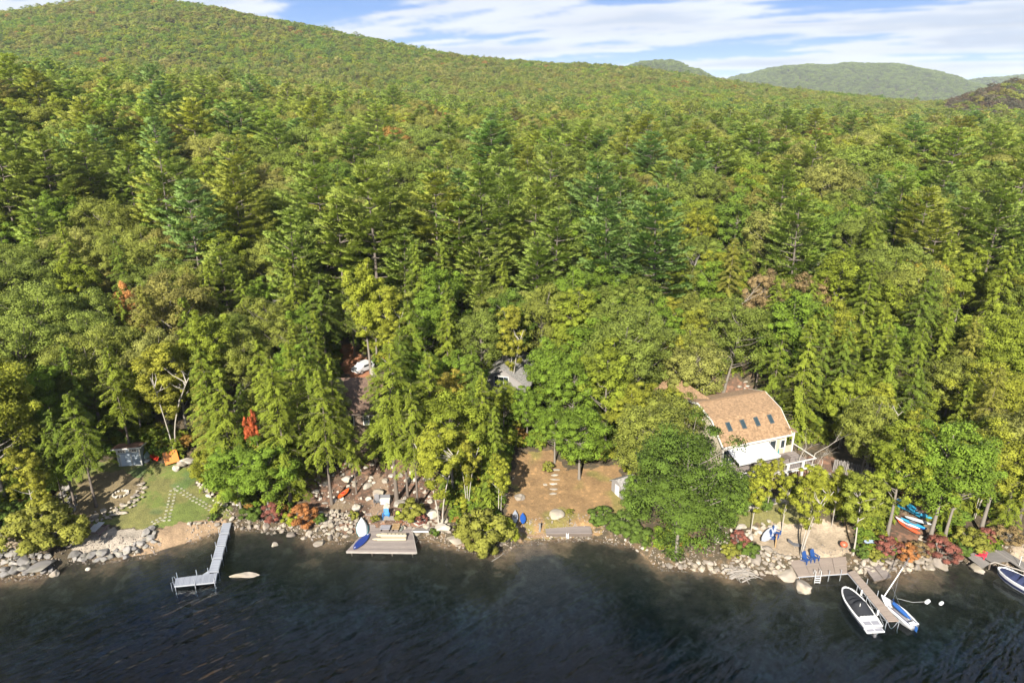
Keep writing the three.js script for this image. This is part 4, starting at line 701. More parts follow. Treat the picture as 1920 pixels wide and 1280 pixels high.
strew(60, [[352, 984], [430, 970], [520, 978], [600, 990], [650, 1004], [640, 1016], [560, 1010], [470, 994], [400, 990]], 0.3, 0.95, rockMat.mid, 'rock on the shore between dock and deck', 'rocks of the shore between dock and deck', { pack: 0.66, lift: 0.2 });
strew(60, [[590, 985], [620, 962], [665, 968], [672, 985], [656, 1008], [610, 1005]], 0.35, 1.0, rockMat.mid, 'rock in the bank left of the white dinghy', 'rocks of the bank by the dinghy', { pack: 0.62, lift: 0.3 });
strew(78, [[588, 968], [590, 890], [650, 868], [790, 872], [822, 930], [822, 985], [745, 970], [690, 962]], 0.25, 1.3, rockMat.pale, 'pale rock strewn on the bank under the hemlocks', 'pale rocks under the hemlocks', { pack: 1.0 });
strew(22, [[705, 985], [790, 985], [830, 970], [850, 1000], [800, 1005]], 0.4, 1.1, rockMat.mid, 'rock behind the wooden deck', 'rocks behind the deck', { pack: 0.7 });
strew(14, [[840, 1020], [870, 1005], [940, 1020], [930, 1036], [870, 1030]], 0.4, 0.8, rockMat.mid, 'rock under the waterside bush', 'rocks under the bush', { pack: 0.7 });
strew(40, [[1015, 1004], [1110, 1003], [1180, 1012], [1235, 1040], [1240, 1056], [1180, 1024], [1100, 1011], [1020, 1010]], 0.2, 0.5, rockMat.pale, 'stone on the shore below the planked deck', 'stones below the planked deck', { pack: 0.7 });
strew(22, [[1232, 1060], [1300, 1050], [1370, 1062], [1375, 1078], [1300, 1070]], 0.4, 1.1, rockMat.mid, 'rock under the big spreading tree', 'rocks under the spreading tree', { pack: 0.66 });
strew(36, [[1340, 1022], [1342, 992], [1400, 988], [1455, 978], [1460, 992], [1420, 1004], [1400, 1030], [1360, 1034]], 0.4, 1.1, rockMat.pale, 'pale boulder in the wall below the house', 'pale boulders below the house', { pack: 0.66, lift: 0.3 });
strew(70, [[1350, 1062], [1400, 1040], [1430, 1028], [1485, 1050], [1496, 1080], [1450, 1076], [1380, 1080]], 0.3, 1.0, rockMat.mid, 'rock in the bank left of the tan dock', 'rocks of the bank by the tan dock', { pack: 0.64, lift: 0.25 });
strew(66, [[1590, 1052], [1680, 1050], [1780, 1030], [1800, 1040], [1800, 1054], [1740, 1066], [1680, 1072], [1610, 1078]], 0.35, 1.2, rockMat.mid, 'rock in the shore bank below the red shrubs', 'rocks below the red shrubs', { pack: 0.66, lift: 0.25 });
strew(16, [[1715, 1030], [1728, 1005], [1742, 1010], [1740, 1050], [1720, 1055]], 0.35, 0.8, rockMat.pale, 'pale stone in the stepped path to the kayaks', 'pale stones of the kayak path', { pack: 0.7 });
strew(18, [[1500, 925], [1540, 880], [1580, 890], [1570, 915], [1530, 930]], 0.4, 1.2, rockMat.mid, 'rock on the slope beside the house', 'rocks beside the house', { pack: 0.9 });
strew(12, [[1880, 1030], [1910, 1000], [1990, 1005], [1990, 1030]], 0.4, 1.0, rockMat.pale, 'pale rock behind the grey walkway', 'rocks behind the walkway', { pack: 0.9 });
strew(10, [[1385, 745], [1372, 722], [1400, 716], [1420, 742]], 0.4, 0.9, rockMat.pale, 'pale rock on the bank behind the tan roof', 'rocks behind the roof', { pack: 0.9 });
strew(10, [[196, 850], [185, 825], [225, 815], [230, 828], [205, 846]], 0.5, 1.1, rockMat.grey, 'grey rock in the shade behind the shed', 'rocks behind the shed', { pack: 0.9 });
// pebbles and small stones between the rocks: nobody could count them
{
  for (let i = 0; i < 5200; i++) { const x = lerp(-62, 62, RR()), d = lerp(-0.6, 3.2, Math.pow(RR(), 1.3)), z = shoreZ(x) - d, pc = toPix(x, 0.5, z)[0]; if (pc > 300 && pc < 345) continue; PEB.push([x, ground(x, z), z, lerp(0.05, 0.17, Math.pow(RR(), 2)), null]); }
  const P = poly([[590, 975], [590, 885], [650, 868], [800, 872], [825, 930], [822, 985]]); for (let i = 0; i < 1500; i++) { const x = lerp(-27, -7, RR()), z = lerp(-92, -66, RR()); if (inside(P, x, z)) PEB.push([x, ground(x, z), z, lerp(0.05, 0.16, Math.pow(RR(), 2)), null]); }
  const im = new THREE.InstancedMesh(makeRock(91, 1, 0.7, 0.9, 0.3, 1), std([1, 1, 1], 0.95, { vertexColors: true }), PEB.length), D = new THREE.Object3D(); im.name = 'pebbles'; im.userData.kind = 'stuff'; tag(im, 'pebbles and small stones along the shore', 'pebbles');
  PEB.forEach(([x, y, z, s, c], i) => { D.position.set(x, y + s * 0.2, z); D.rotation.set(RR() * 3, RR() * 6, RR() * 3); D.scale.set(s * 1.2, s * 0.8, s); D.updateMatrix(); im.setMatrixAt(i, D.matrix); const k = lerp(0.6, 1.2, RR()); im.setColorAt(i, c ? lin(c.r * k, c.g * k, c.b * k) : lin(0.22 * k, 0.185 * k, 0.155 * k)); }); im.castShadow = im.receiveShadow = true; scene.add(im);
}
{ // long stone awash right of the dock
  const g = onPlane(462, 1079, 0.05), t = solo('boulder', makeRock(55, 1.75, 0.42, 0.5, 0.4, 3), rockMat.mid[0], 'long low stone awash beside the metal dock', 'boulder', [g[0], 0.02, g[2]], 0.05);
}
{ // fire ring on the lawn
  const g = G(225, 927), t = thing('fire_ring', 'ring of stones for a fire on the lawn', 'fire ring', g); for (let i = 0; i < 11; i++) { const a = i / 11 * 6.28, m = part('stone', ROCKS[i % 7], rockMat.pale[i % 3], t); m.position.set(Math.cos(a) * 0.85, 0.12, Math.sin(a) * 0.75); m.scale.setScalar(0.22 + 0.08 * RR()); m.rotation.set(RR(), RR() * 6, RR()); }
}
{ // stepping stones set into the lawn
  const path = new THREE.Group(); path.name = 'stepping_stone_path'; path.userData.kind = 'structure'; scene.add(path); const pm = [std([0.22, 0.215, 0.16], 0.95), std([0.26, 0.25, 0.19], 0.95), std([0.19, 0.185, 0.135], 0.95)], pg = [0, 1, 2].map((k) => { const s = new THREE.Shape(), r = 0.14; for (let i = 0; i < 7; i++) { const a = i / 7 * 6.28, q = r * (0.85 + 0.3 * hash2(i, k)); i ? s.lineTo(Math.cos(a) * q * 1.25, Math.sin(a) * q) : s.moveTo(Math.cos(a) * q * 1.25, Math.sin(a) * q); } const g = new THREE.ExtrudeGeometry(s, { depth: 0.05, bevelEnabled: true, bevelSize: 0.015, bevelThickness: 0.015, bevelSegments: 1 }); g.rotateX(-Math.PI / 2); return g; });
  const run = (a, b, n, gap) => { const A = G(...a), B = G(...b), dx = B[0] - A[0], dz = B[2] - A[2], l = Math.hypot(dx, dz); for (let i = 0; i < n; i++) for (const s of [-1, 1]) { const t = i / (n - 1), x = lerp(A[0], B[0], t) - dz / l * gap * s + (RR() - 0.5) * 0.08, z = lerp(A[2], B[2], t) + dx / l * gap * s + (RR() - 0.5) * 0.08, m = part('paver', pg[Math.floor(RR() * 3)], pm[Math.floor(RR() * 3)], path); m.position.set(x, ground(x, z) + 0.005, z); m.rotation.y = RR() * 0.5 - 0.25; } };
  run([324, 920], [312, 976], 10, 0.28); run([330, 914], [396, 954], 12, 0.26); run([302, 973], [287, 980], 3, 0.25);
}
// ---------------------------------------------------------------- docks and decks
const heading = (A, B) => Math.atan2(-(B[2] - A[2]), B[0] - A[0]);
const quad = (pts, h) => pts.map(([x, y]) => onPlane(x, y, h));
function deckThing(name, label, category, corners) { const O = mix3(corners[0], corners[2], 0.5); O[1] = 0; const t = thing(name, label, category, O); return [t, (p) => sub(p, O)]; }
function post(t, p, lo, hi, r, mat, name = 'post') { return part(name, rod([p[0], lo, p[2]], [p[0], hi, p[2]], r, 8), mat, t); }
{ // metal dock: a gangway of four panels with an end platform to its left
  const h = 0.5, E = [[417.5, 980.5], [433, 979.5], [407, 1073.5], [391, 1074]].map(([x, y]) => onPlane(x, y, h)), P = [[329, 1083.5], [407, 1073.5], [404, 1090.5], [325.5, 1098.5]].map(([x, y]) => onPlane(x, y, h));
  const [t, L] = deckThing('metal_dock', 'grey metal dock with four panels and an end platform, left shore', 'dock', E);
  for (let i = 0; i < 4; i++) { const u0 = i / 4, u1 = (i + 1) / 4 - 0.012, a = L(mix3(E[0], E[3], u0)), b = L(mix3(E[1], E[2], u0)), c = L(mix3(E[1], E[2], u1)), d = L(mix3(E[0], E[3], u1)), p = part('panel', slab(a, b, c, d, 0.05), M6.aluDeck[i % 2], t);
    for (let k = 0; k < 9; k++) { const w = (k + 0.06) / 9, v = (k + 0.94) / 9, up = (q) => [q[0], q[1] + 0.014, q[2]]; part('deck_strip', slab(up(mix3(a, d, 0.03 + w * 0.9)), up(mix3(b, c, 0.03 + w * 0.9)), up(mix3(b, c, 0.03 + v * 0.9)), up(mix3(a, d, 0.03 + v * 0.9)), 0.012), M6.aluDeck[(i + (k & 1)) % 2], p); }
    part('cross_rail', slab([d[0], d[1] + 0.03, d[2]], [c[0], c[1] + 0.03, c[2]], mix3(c, b, 0.05).map((v, j) => v + (j === 1 ? 0.03 : 0)), mix3(d, a, 0.05).map((v, j) => v + (j === 1 ? 0.03 : 0)), 0.05), M6.alu, t); }
  const edge = (a, b) => part('side_rail', rod([a[0], a[1] - 0.08, a[2]], [b[0], b[1] - 0.08, b[2]], 0.07, 6), M6.alu, t); edge(L(E[0]), L(E[3])); edge(L(E[1]), L(E[2]));
  const pf = part('platform_frame', slab(...P.map((p) => { const q = L(p); q[1] -= 0.05; return q; }), 0.14), M6.alu, t);
  boards(t, 'plank', [L(P[0]), L(P[3]), L(P[2]), L(P[1])], 26, 0.045, M6.aluDeck, 0.12, 5);
  const A = L(mix3(E[3], E[0], 0.06)), B = L(mix3(P[1], P[0], 0.36)), C = L(mix3(P[1], P[0], 0.20)); part('corner_brace', slab(A, C, B, mix3(A, B, 0.5), 0.06), M6.aluDeck[0], t);
  for (let i = 0; i < 4; i++) { const q = L(mix3(E[0], E[3], (i + 0.93) / 4)), r = L(mix3(E[1], E[2], (i + 0.93) / 4)), out = norm(sub(q, r)); post(t, [q[0] + out[0] * 0.1, 0, q[2] + out[2] * 0.1], -2.6, 1.05, 0.035, M6.alu); post(t, [r[0] - out[0] * 0.1, 0, r[2] - out[2] * 0.1], -2.6, 0.72, 0.035, M6.alu); }
  for (const [a, b, u, hi] of [[0, 1, 0.03, 1.1], [0, 1, 0.5, 1.15], [3, 2, 0.03, 0.4], [3, 2, 0.5, 1.1], [3, 2, 0.97, 1.1]]) { const q = L(mix3(P[a], P[b], u)), o = norm(sub(L(P[a]), L(P[a ? 0 : 3]))); post(t, [q[0] + o[0] * 0.09, 0, q[2] + o[2] * 0.09], -4, hi, 0.04, M6.alu); }
  const e0 = L(mix3(P[0], P[3], 0.15)), e1 = L(mix3(P[0], P[3], 0.85)), out = norm(sub(L(P[0]), L(P[1]))); for (const e of [e0, e1]) part('ladder_rail', limb([[e[0], 0.5, e[2]], [e[0] + out[0] * 0.1, 0.85, e[2] + out[2] * 0.1], [e[0] + out[0] * 0.3, 0.78, e[2] + out[2] * 0.3], [e[0] + out[0] * 0.3, -0.5, e[2] + out[2] * 0.3]], [0.025, 0.025, 0.025, 0.025], 6), M6.alu, t);
}
{ // wooden deck that widens towards the lake
  const h = 0.75, Q = quad([[688, 990], [771, 986.5], [780, 1034.5], [649, 1033]], h), [t, L] = deckThing('wooden_deck', 'grey plank deck widening towards the water, with things stored on it', 'deck', Q);
  boards(t, 'plank', Q.map(L), 17, 0.05, M6.deckGrey, 0.03, 7);
  const fr = Q.map((p) => { const q = L(p); q[1] -= 0.06; return q; }), inn = mix3(mix3(fr[0], fr[2], 0.5), mix3(fr[1], fr[3], 0.5), 0.5); part('frame', slab(...fr.map((p) => mix3(inn, p, 0.97)), 0.2), M6.woodDark, t);
  part('front_fascia', slab(L(mix3(Q[3], Q[3], 0)), L(Q[2]), mix3(L(Q[2]), L(Q[1]), -0.012), mix3(L(Q[3]), L(Q[0]), -0.012), 0.26), M6.woodPale, t);
  part('side_fascia', slab(L(Q[1]), L(Q[2]), mix3(L(Q[2]), L(Q[3]), -0.012), mix3(L(Q[1]), L(Q[0]), -0.012), 0.24), M6.woodPale, t);
  for (const u of [0.05, 0.35, 0.65, 0.95]) for (const v of [0.1, 0.92]) { const p = L(mix3(mix3(Q[0], Q[1], u), mix3(Q[3], Q[2], u), v)); post(t, p, -1.6, 0.52, 0.07, M6.woodDark); }
  const gw = quad([[684.5, 966.5], [696, 966.5], [704, 989.5], [688, 991]], h + 0.04).map(L); gw[0][1] += 0.35; gw[1][1] += 0.35; boards(t, 'gangway_plank', gw, 9, 0.05, M6.deckGrey, 0.03, 8);
}
{ // planked deck by the clearing
  const h = 0.62, Q = quad([[1020, 978], [1104.5, 978], [1111, 1000], [1024, 1000.5]], h), [t, L] = deckThing('planked_deck', 'weathered grey plank deck at the front of the brown clearing', 'deck', Q);
  boards(t, 'plank', Q.map(L), 11, 0.05, M6.deckGrey, 0.03, 11); const fr = Q.map((p) => { const q = L(p); q[1] -= 0.06; return q; }), c = mix3(fr[0], fr[2], 0.5); part('frame', slab(...fr.map((p) => mix3(c, p, 0.97)), 0.4), M6.woodDark, t);
  const b0 = L(onPlane(1104, 978, h)), b1 = L(onPlane(1060, 966, h)), b2 = L(onPlane(1092, 972, h)); part('back_step', slab(b1, b2, b0, L(onPlane(1058, 978, h)), 0.1), M6.deckGrey[2], t);
}
{ const g = G(1043, 966); const s = solo('boulder', makeRock(58, 1.15, 0.42, 1.1, 0.15, 3), rockMat.mid[2], 'large round flat-topped stone set against the planked deck', 'boulder', [g[0], g[1] + 0.12, g[2]], 0.4); }
{ // tan dock with a finger pier
  const h = 0.8, Q = quad([[1479.5, 1051], [1587.5, 1043.5], [1590, 1074], [1497, 1080]], h), F = quad([[1590.5, 1073], [1603, 1069], [1687, 1165], [1666.5, 1165.5]], h), [t, L] = deckThing('tan_dock', 'tan dock with a broad landing and a long finger pier', 'dock', Q);
  for (let i = 0; i < 4; i++) { const u = i / 4, w = (i + 1) / 4 - 0.006, q = [mix3(Q[0], Q[1], u), mix3(Q[0], Q[1], w), mix3(Q[3], Q[2], w), mix3(Q[3], Q[2], u)].map(L), p = part('panel', slab(...q, 0.08), M6.deckTan[i % 3], t); boards(p, 'deck_strip', q.map((v) => [v[0], v[1] + 0.02, v[2]]), 12, 0.018, M6.deckTan, 0.025, 20 + i); }
  for (let i = 0; i < 4; i++) { const u = i / 4, w = (i + 1) / 4 - 0.008, q = [mix3(F[0], F[3], u), mix3(F[1], F[2], u), mix3(F[1], F[2], w), mix3(F[0], F[3], w)].map(L), p = part('pier_panel', slab(...q, 0.08), M6.deckTan[i % 3], t); boards(p, 'deck_strip', q.map((v) => [v[0], v[1] + 0.02, v[2]]), 12, 0.018, M6.deckTan, 0.025, 30 + i); }
  const rail = (a, b, dy = -0.14) => part('side_rail', rod([a[0], a[1] + dy, a[2]], [b[0], b[1] + dy, b[2]], 0.055, 6), M6.alu, t); rail(L(F[0]), L(F[3])); rail(L(F[1]), L(F[2])); rail(L(Q[3]), L(Q[2]));
  for (const u of [0.03, 0.34, 0.62, 0.86]) { const p = L(mix3(Q[3], Q[2], u)); post(t, [p[0], 0, p[2] + 0.08], -2.5, u > 0.1 ? 1.35 : 0.8, 0.035, M6.alu); }
  for (const u of [0.28, 0.52, 0.75, 0.985]) { const a = L(mix3(F[0], F[3], u)), b = L(mix3(F[1], F[2], u)), o = norm(sub(a, b)); for (const [p, s, hi] of [[a, 1, 0.9], [b, -1, u < 0.6 ? 1.4 : 0.9]]) post(t, [p[0] + o[0] * 0.09 * s, 0, p[2] + o[2] * 0.09 * s], -5, hi, 0.035, M6.alu);
    const m = mix3(a, b, 0.5); for (const p of [a, b]) part('brace', rod([p[0], h - 0.1, p[2]], [m[0], -0.35, m[2]], 0.022, 5), M6.alu, t); }
  for (const [u, w] of [[0.28, 0.52], [0.52, 0.75], [0.75, 0.98]]) { const a = L(mix3(F[0], F[3], u)), b = L(mix3(F[0], F[3], w)); part('brace', rod([a[0], h - 0.1, a[2]], [b[0], -0.3, b[2]], 0.022, 5), M6.alu, t); part('brace', rod([b[0], h - 0.1, b[2]], [a[0], -0.3, a[2]], 0.022, 5), M6.alu, t); }
  for (const u of [0.40, 0.80]) { const a = L(mix3(F[0], F[3], u)), o = norm(sub(a, L(mix3(F[1], F[2], u)))); const f = part('fender', new THREE.CapsuleGeometry(0.1, 0.5, 4, 10), M6.white, t); f.position.set(a[0] + o[0] * 0.16, 0.62, a[2] + o[2] * 0.16); }
  const l0 = L(mix3(Q[3], Q[2], 0.33)), l1 = L(mix3(Q[3], Q[2], 0.44)), o = norm([l0[2] - l1[2], 0, l1[0] - l0[0]]); const oz = o[2] > 0 ? 1 : -1;
  for (const e of [l0, l1]) part('ladder_rail', limb([[e[0], 0.8, e[2] - 0.25], [e[0], 1.45, e[2] - 0.12], [e[0], 1.4, e[2] + 0.2], [e[0], -0.4, e[2] + 0.3]], [0.028, 0.028, 0.028, 0.028], 6), M6.white, t);
  for (let k = 0; k < 4; k++) { const y = 0.6 - k * 0.28; part('ladder_step', box(Math.hypot(l1[0] - l0[0], l1[2] - l0[2]), 0.04, 0.12, (l0[0] + l1[0]) / 2, y, (l0[2] + l1[2]) / 2 + 0.26), M6.white, t); }
}
{ // low wooden raft pulled up beside the pier
  const Q = quad([[1618, 1058], [1649, 1053], [1673, 1080.5], [1640.5, 1089]], 0.4), [t, L] = deckThing('wooden_raft', 'weathered plank raft lying between the pier and the boulders', 'raft', Q); boards(t, 'plank', Q.map(L), 12, 0.05, M6.deckGrey, 0.04, 41);
  const c = L(mix3(Q[0], Q[2], 0.5)); part('frame', slab(...Q.map((p) => { const q = mix3(c, L(p), 0.95); q[1] = 0.34; return q; }), 0.22), M6.woodDark, t); const a = L(mix3(Q[0], Q[1], 0.5)), b = L(mix3(Q[3], Q[2], 0.5)); part('centre_batten', slab([a[0] - 0.05, 0.43, a[2]], [a[0] + 0.05, 0.43, a[2]], [b[0] + 0.05, 0.43, b[2]], [b[0] - 0.05, 0.43, b[2]], 0.03), M6.woodDark, t);
}
{ // grey walkway at the right
  const h = 0.75, Q1 = quad([[1804.5, 1035], [1830, 1037], [1858, 1056], [1843, 1065]], h), Q2 = quad([[1856, 1026], [1872, 1024], [1935, 1062], [1925, 1072]], h), Q3 = quad([[1832, 1037.5], [1856, 1027], [1900, 1052], [1862, 1055]], h - 0.04), [t, L] = deckThing('plank_walkway', 'grey weathered plank walkway with two ramps at the right shore', 'walkway', Q1);
  boards(t, 'plank', [Q1[0], Q1[3], Q1[2], Q1[1]].map(L), 7, 0.06, M6.deckOld, 0.04, 51); boards(t, 'plank', [Q2[0], Q2[3], Q2[2], Q2[1]].map(L), 7, 0.06, M6.deckOld, 0.04, 52); boards(t, 'plank', Q3.map(L), 12, 0.05, M6.deckOld.map((m, i) => M6.deckOld[1]), 0.05, 53);
  const f0 = L(Q1[2]), f1 = L(onPlane(1866, 1053, h)), f2 = L(onPlane(1922, 1071, h)); for (const [a, b] of [[f0, f1], [f1, f2]]) part('edge_rail', rod([a[0], h - 0.05, a[2]], [b[0], h - 0.05, b[2]], 0.08, 6), M6.woodPale, t); for (const p of [f0, f1, f2, L(Q1[3])]) post(t, p, -1.5, h - 0.1, 0.08, M6.woodDark);
  const s = L(onPlane(1912, 1060, h)); post(t, s, h, h + 1.3, 0.03, M6.white, 'light_post');
}
// ---------------------------------------------------------------- boats
// a hull lofted through stations: [x along, half beam at the gunwale, gunwale height, keel depth]
function loftHull(st, mid = 0.6, pts = 7) {
  const pos = [], idx = [], N = pts * 2 - 1; st.forEach(([x, w, g, k]) => { for (let i = 0; i < N; i++) { const s = i / (pts - 1) - 1, a = Math.abs(s), y = lerp(k, g, Math.pow(a, 1 / mid * 1.1)), z = Math.sign(s) * w * Math.pow(a, mid); pos.push(x, y, z); } });
  for (let j = 0; j < st.length - 1; j++) for (let i = 0; i < N - 1; i++) { const a = j * N + i, b = a + N; idx.push(a, a + 1, b, a + 1, b + 1, b); }
  const e = (st.length - 1) * N; for (let i = 1; i < N - 1; i++) { idx.push(0, i + 1, i); idx.push(e, e + i, e + i + 1); }
  const g = new THREE.BufferGeometry(); g.setAttribute('position', new THREE.Float32BufferAttribute(pos, 3)); g.setIndex(idx); g.computeVertexNormals(); return g;
}
// a skin stretched over stations: [x, half width, edge height, crown height]
function loftDeck(st, pts = 9, pow = 2) { const pos = [], uv = [], idx = []; st.forEach(([x, w, e, c]) => { for (let i = 0; i < pts; i++) { const s = i / (pts - 1) * 2 - 1; pos.push(x, lerp(c, e, Math.pow(Math.abs(s), pow)), s * w); uv.push(x, s * w); } }); for (let j = 0; j < st.length - 1; j++) for (let i = 0; i < pts - 1; i++) { const a = j * pts + i, b = a + pts; idx.push(a, a + 1, b, a + 1, b + 1, b); } const g = new THREE.BufferGeometry(); g.setAttribute('position', new THREE.Float32BufferAttribute(pos, 3)); g.setAttribute('uv', new THREE.Float32BufferAttribute(uv, 2)); g.setIndex(idx); g.computeVertexNormals(); return g; }
function stripe(st, y0, y1, side, grow = 1.012) { const pos = [], idx = []; st.forEach(([x, w, g, k]) => { for (const f of [y0, y1]) { const a = Math.pow(f, 0.6 / 1.1); pos.push(x, lerp(k, g, f), side * (w * Math.pow(a, 0.6) * grow + 0.008)); } }); for (let j = 0; j < st.length - 1; j++) { const a = j * 2; side > 0 ? idx.push(a, a + 1, a + 2, a + 1, a + 3, a + 2) : idx.push(a, a + 2, a + 1, a + 1, a + 2, a + 3); } const g = new THREE.BufferGeometry(); g.setAttribute('position', new THREE.Float32BufferAttribute(pos, 3)); g.setIndex(idx); g.computeVertexNormals(); return g; }
function motorBoat(A, B, len, beam, cover, label) {        // A: bow, B: stern, on the water
  const t = thing('motor_boat', label, 'motor boat', [lerp(A[0], B[0], 0.5), 0, lerp(A[2], B[2], 0.5)], heading(B, A)), h = len / 2, w = beam / 2;
  const st = [[-h, w * 0.86, 0.82, -0.25], [-h * 0.6, w * 0.97, 0.84, -0.3], [-h * 0.1, w, 0.88, -0.3], [h * 0.3, w * 0.97, 0.93, -0.26], [h * 0.6, w * 0.82, 0.98, -0.16], [h * 0.82, w * 0.58, 1.02, 0.05], [h * 0.94, w * 0.36, 1.04, 0.3], [h, w * 0.10, 1.05, 0.6]];
  part('hull', loftHull(st), M6.whiteHull, t); for (const s of [-1, 1]) part('hull_stripe', stripe(st, 0.40, 0.74, s), M6.navy, t);
  part('deck', loftDeck(st.map(([x, a, g]) => [x, a * 0.995, g, g + 0.04]), 7), M6.whiteHull, t);
  const rim = []; for (const s of [1, -1]) { const L = st.map(([x, a, g]) => [x, g + 0.02, a * s * 0.99]); if (s < 0) L.reverse(); rim.push(...L); } part('rub_rail', limb(rim, rim.map(() => 0.035), 6), M6.white, t);
  const cs = [[-h * 0.52, w * 0.80, 0.93, 1.08], [-h * 0.36, w * 0.84, 0.94, 1.30], [-h * 0.12, w * 0.86, 0.95, 1.62], [-h * 0.03, w * 0.86, 0.97, 1.74], [h * 0.05, w * 0.86, 0.97, 1.22], [h * 0.10, w * 0.86, 0.97, 1.20], [h * 0.20, w * 0.85, 0.98, 1.48], [h * 0.27, w * 0.84, 0.99, 1.16], [h * 0.32, w * 0.83, 0.99, 1.10], [h * 0.42, w * 0.80, 1.0, 1.32], [h * 0.5, w * 0.74, 1.01, 1.12], [h * 0.70, w * 0.58, 1.03, 1.14], [h * 0.86, w * 0.36, 1.06, 1.10], [h * 0.93, w * 0.16, 1.06, 1.07]];
  part('cover', loftDeck(cs, 11, 2.6), cover, t); const b = [[-h * 0.52, w * 0.80, 0.94, 0.95], [-h * 0.52 - 0.01, w * 0.80, 0.93, 1.06]]; part('cover_end', loftDeck(b, 7), cover, t);
  part('support_pole', rod([-h * 0.22, 1.2, -w * 0.3], [-h * 0.2, 1.78, -w * 0.28], 0.03), M6.white, t);
  for (let k = 0; k < 5; k++) part('seat_back', box(0.22, 0.24, beam * 0.13, -h * 0.585, 1.0, (k - 2) * beam * 0.15, 0.05), M6.white, t);
  part('swim_platform', box(0.62, 0.14, beam * 0.86, -h - 0.12, 0.52, 0, 0.05), M6.whiteHull, t); for (const s of [-1, 1]) part('platform_pad', box(0.40, 0.03, beam * 0.36, -h - 0.14, 0.605, s * beam * 0.2), M6.pad, t); for (const s of [-1, 1]) part('stern_pad', box(0.5, 0.03, beam * 0.34, -h * 0.83, 0.885, s * beam * 0.19), M6.pad, t);
  for (const s of [-1, 1]) part('grab_rail', limb([[h * 0.55, 1.0, s * w * 0.8], [h * 0.68, 1.16, s * w * 0.7], [h * 0.86, 1.17, s * w * 0.48], [h * 0.93, 1.05, s * w * 0.3]], [0.018, 0.018, 0.018, 0.018], 5), M6.metal, t); part('outdrive', box(0.35, 0.5, 0.25, -h - 0.3, 0.05, 0, 0.06), M6.steelDark, t);
  return t;
}
motorBoat(onPlane(1590, 1110, 0.9), onPlane(1632, 1170, 0.6), 5.5, 2.15, M6.black, 'white motor boat under a black cover moored along the tan pier');
motorBoat(onPlane(1884, 1072, 0.9), onPlane(1974, 1124, 0.6), 5.9, 2.2, M6.navyCloth, 'white motor boat under a navy cover by the grey walkway');
{ // small sailing boat
  const A = onPlane(1656, 1122, 0.5), B = onPlane(1712, 1172, 0.4), len = Math.hypot(A[0] - B[0], A[2] - B[2]) + 0.5, h = len / 2, w = 0.88, t = thing('sailing_boat', 'small white sailing boat with a blue sail cover on the far side of the pier', 'sailing boat', [lerp(A[0], B[0], 0.5), 0, lerp(A[2], B[2], 0.5)], heading(B, A));
  const st = [[-h, w * 0.66, 0.52, -0.05], [-h * 0.6, w * 0.9, 0.52, -0.2], [-h * 0.1, w, 0.55, -0.25], [h * 0.35, w * 0.82, 0.6, -0.2], [h * 0.7, w * 0.46, 0.68, -0.05], [h, w * 0.05, 0.78, 0.3]]; part('hull', loftHull(st, 0.62), M6.whiteHull, t);
  part('foredeck', loftDeck(st.slice(3).concat([]).map(([x, a, g]) => [x, a, g, g + 0.06])), M6.whiteHull, t); part('cockpit_floor', loftDeck([[-h * 0.85, w * 0.42, 0.22, 0.22], [-h * 0.3, w * 0.55, 0.22, 0.22], [h * 0.3, w * 0.5, 0.24, 0.24]]), M6.pad, t);
  for (const s of [-1, 1]) { const g = []; part('side_deck', slab([-h * 0.95, 0.56, s * w * 0.45], [h * 0.36, 0.60, s * w * 0.5], [h * 0.36, 0.6, s * w * 0.82], [-h * 0.95, 0.54, s * w * 0.72], 0.1), M6.whiteHull, t); part('coaming', rod([-h * 0.9, 0.6, s * w * 0.46], [h * 0.36, 0.66, s * w * 0.5], 0.035), M6.navy, t); }
  part('stern_deck', box(0.5, 0.08, w * 1.25, -h * 0.86, 0.53, 0, 0.03), M6.whiteHull, t); part('rudder', box(0.3, 0.6, 0.05, -h - 0.15, 0.25, 0.05, 0.02), M6.blueCloth, t);
  part('sail_cover', limb([[h * 0.34, 1.35, 0], [h * 0.30, 0.95, 0.02], [h * 0.0, 0.88, 0.05], [-h * 0.4, 0.84, 0.03], [-h * 0.72, 0.8, 0.0]], [0.10, 0.2, 0.24, 0.2, 0.06], 8), M6.blueCloth, t); part('seat_cushion', box(0.5, 0.12, 0.3, h * 0.12, 0.45, -w * 0.34, 0.05), M6.rust, t);
  const wt = onPlane(1706, 1046, 3.2), O = t.position, c = Math.cos(t.rotation.y), s = Math.sin(t.rotation.y), dx = wt[0] - O.x, dz = wt[2] - O.z, m = [dx * c - dz * s, wt[1], dx * s + dz * c], foot = [h * 0.86, 0.72, 0]; part('lowered_mast', limb([foot, mix3(foot, m, 0.35), mix3(foot, m, 0.75)], [0.06, 0.06, 0.05], 8), M6.white, t); part('mast_tip', rod(mix3(foot, m, 0.75), m, 0.04), M6.steelDark, t);
  for (const u of [0.3, 0.6]) part('stay', rod(mix3(foot, m, u), [h * 0.1, 0.62, u < 0.5 ? w * 0.7 : -w * 0.7], 0.008, 4), M6.metal, t); part('oar', rod([h * 0.2, 0.62, w * 0.3], [-h * 0.75, 0.62, w * 0.3], 0.02, 5), M6.woodPale, t);
}
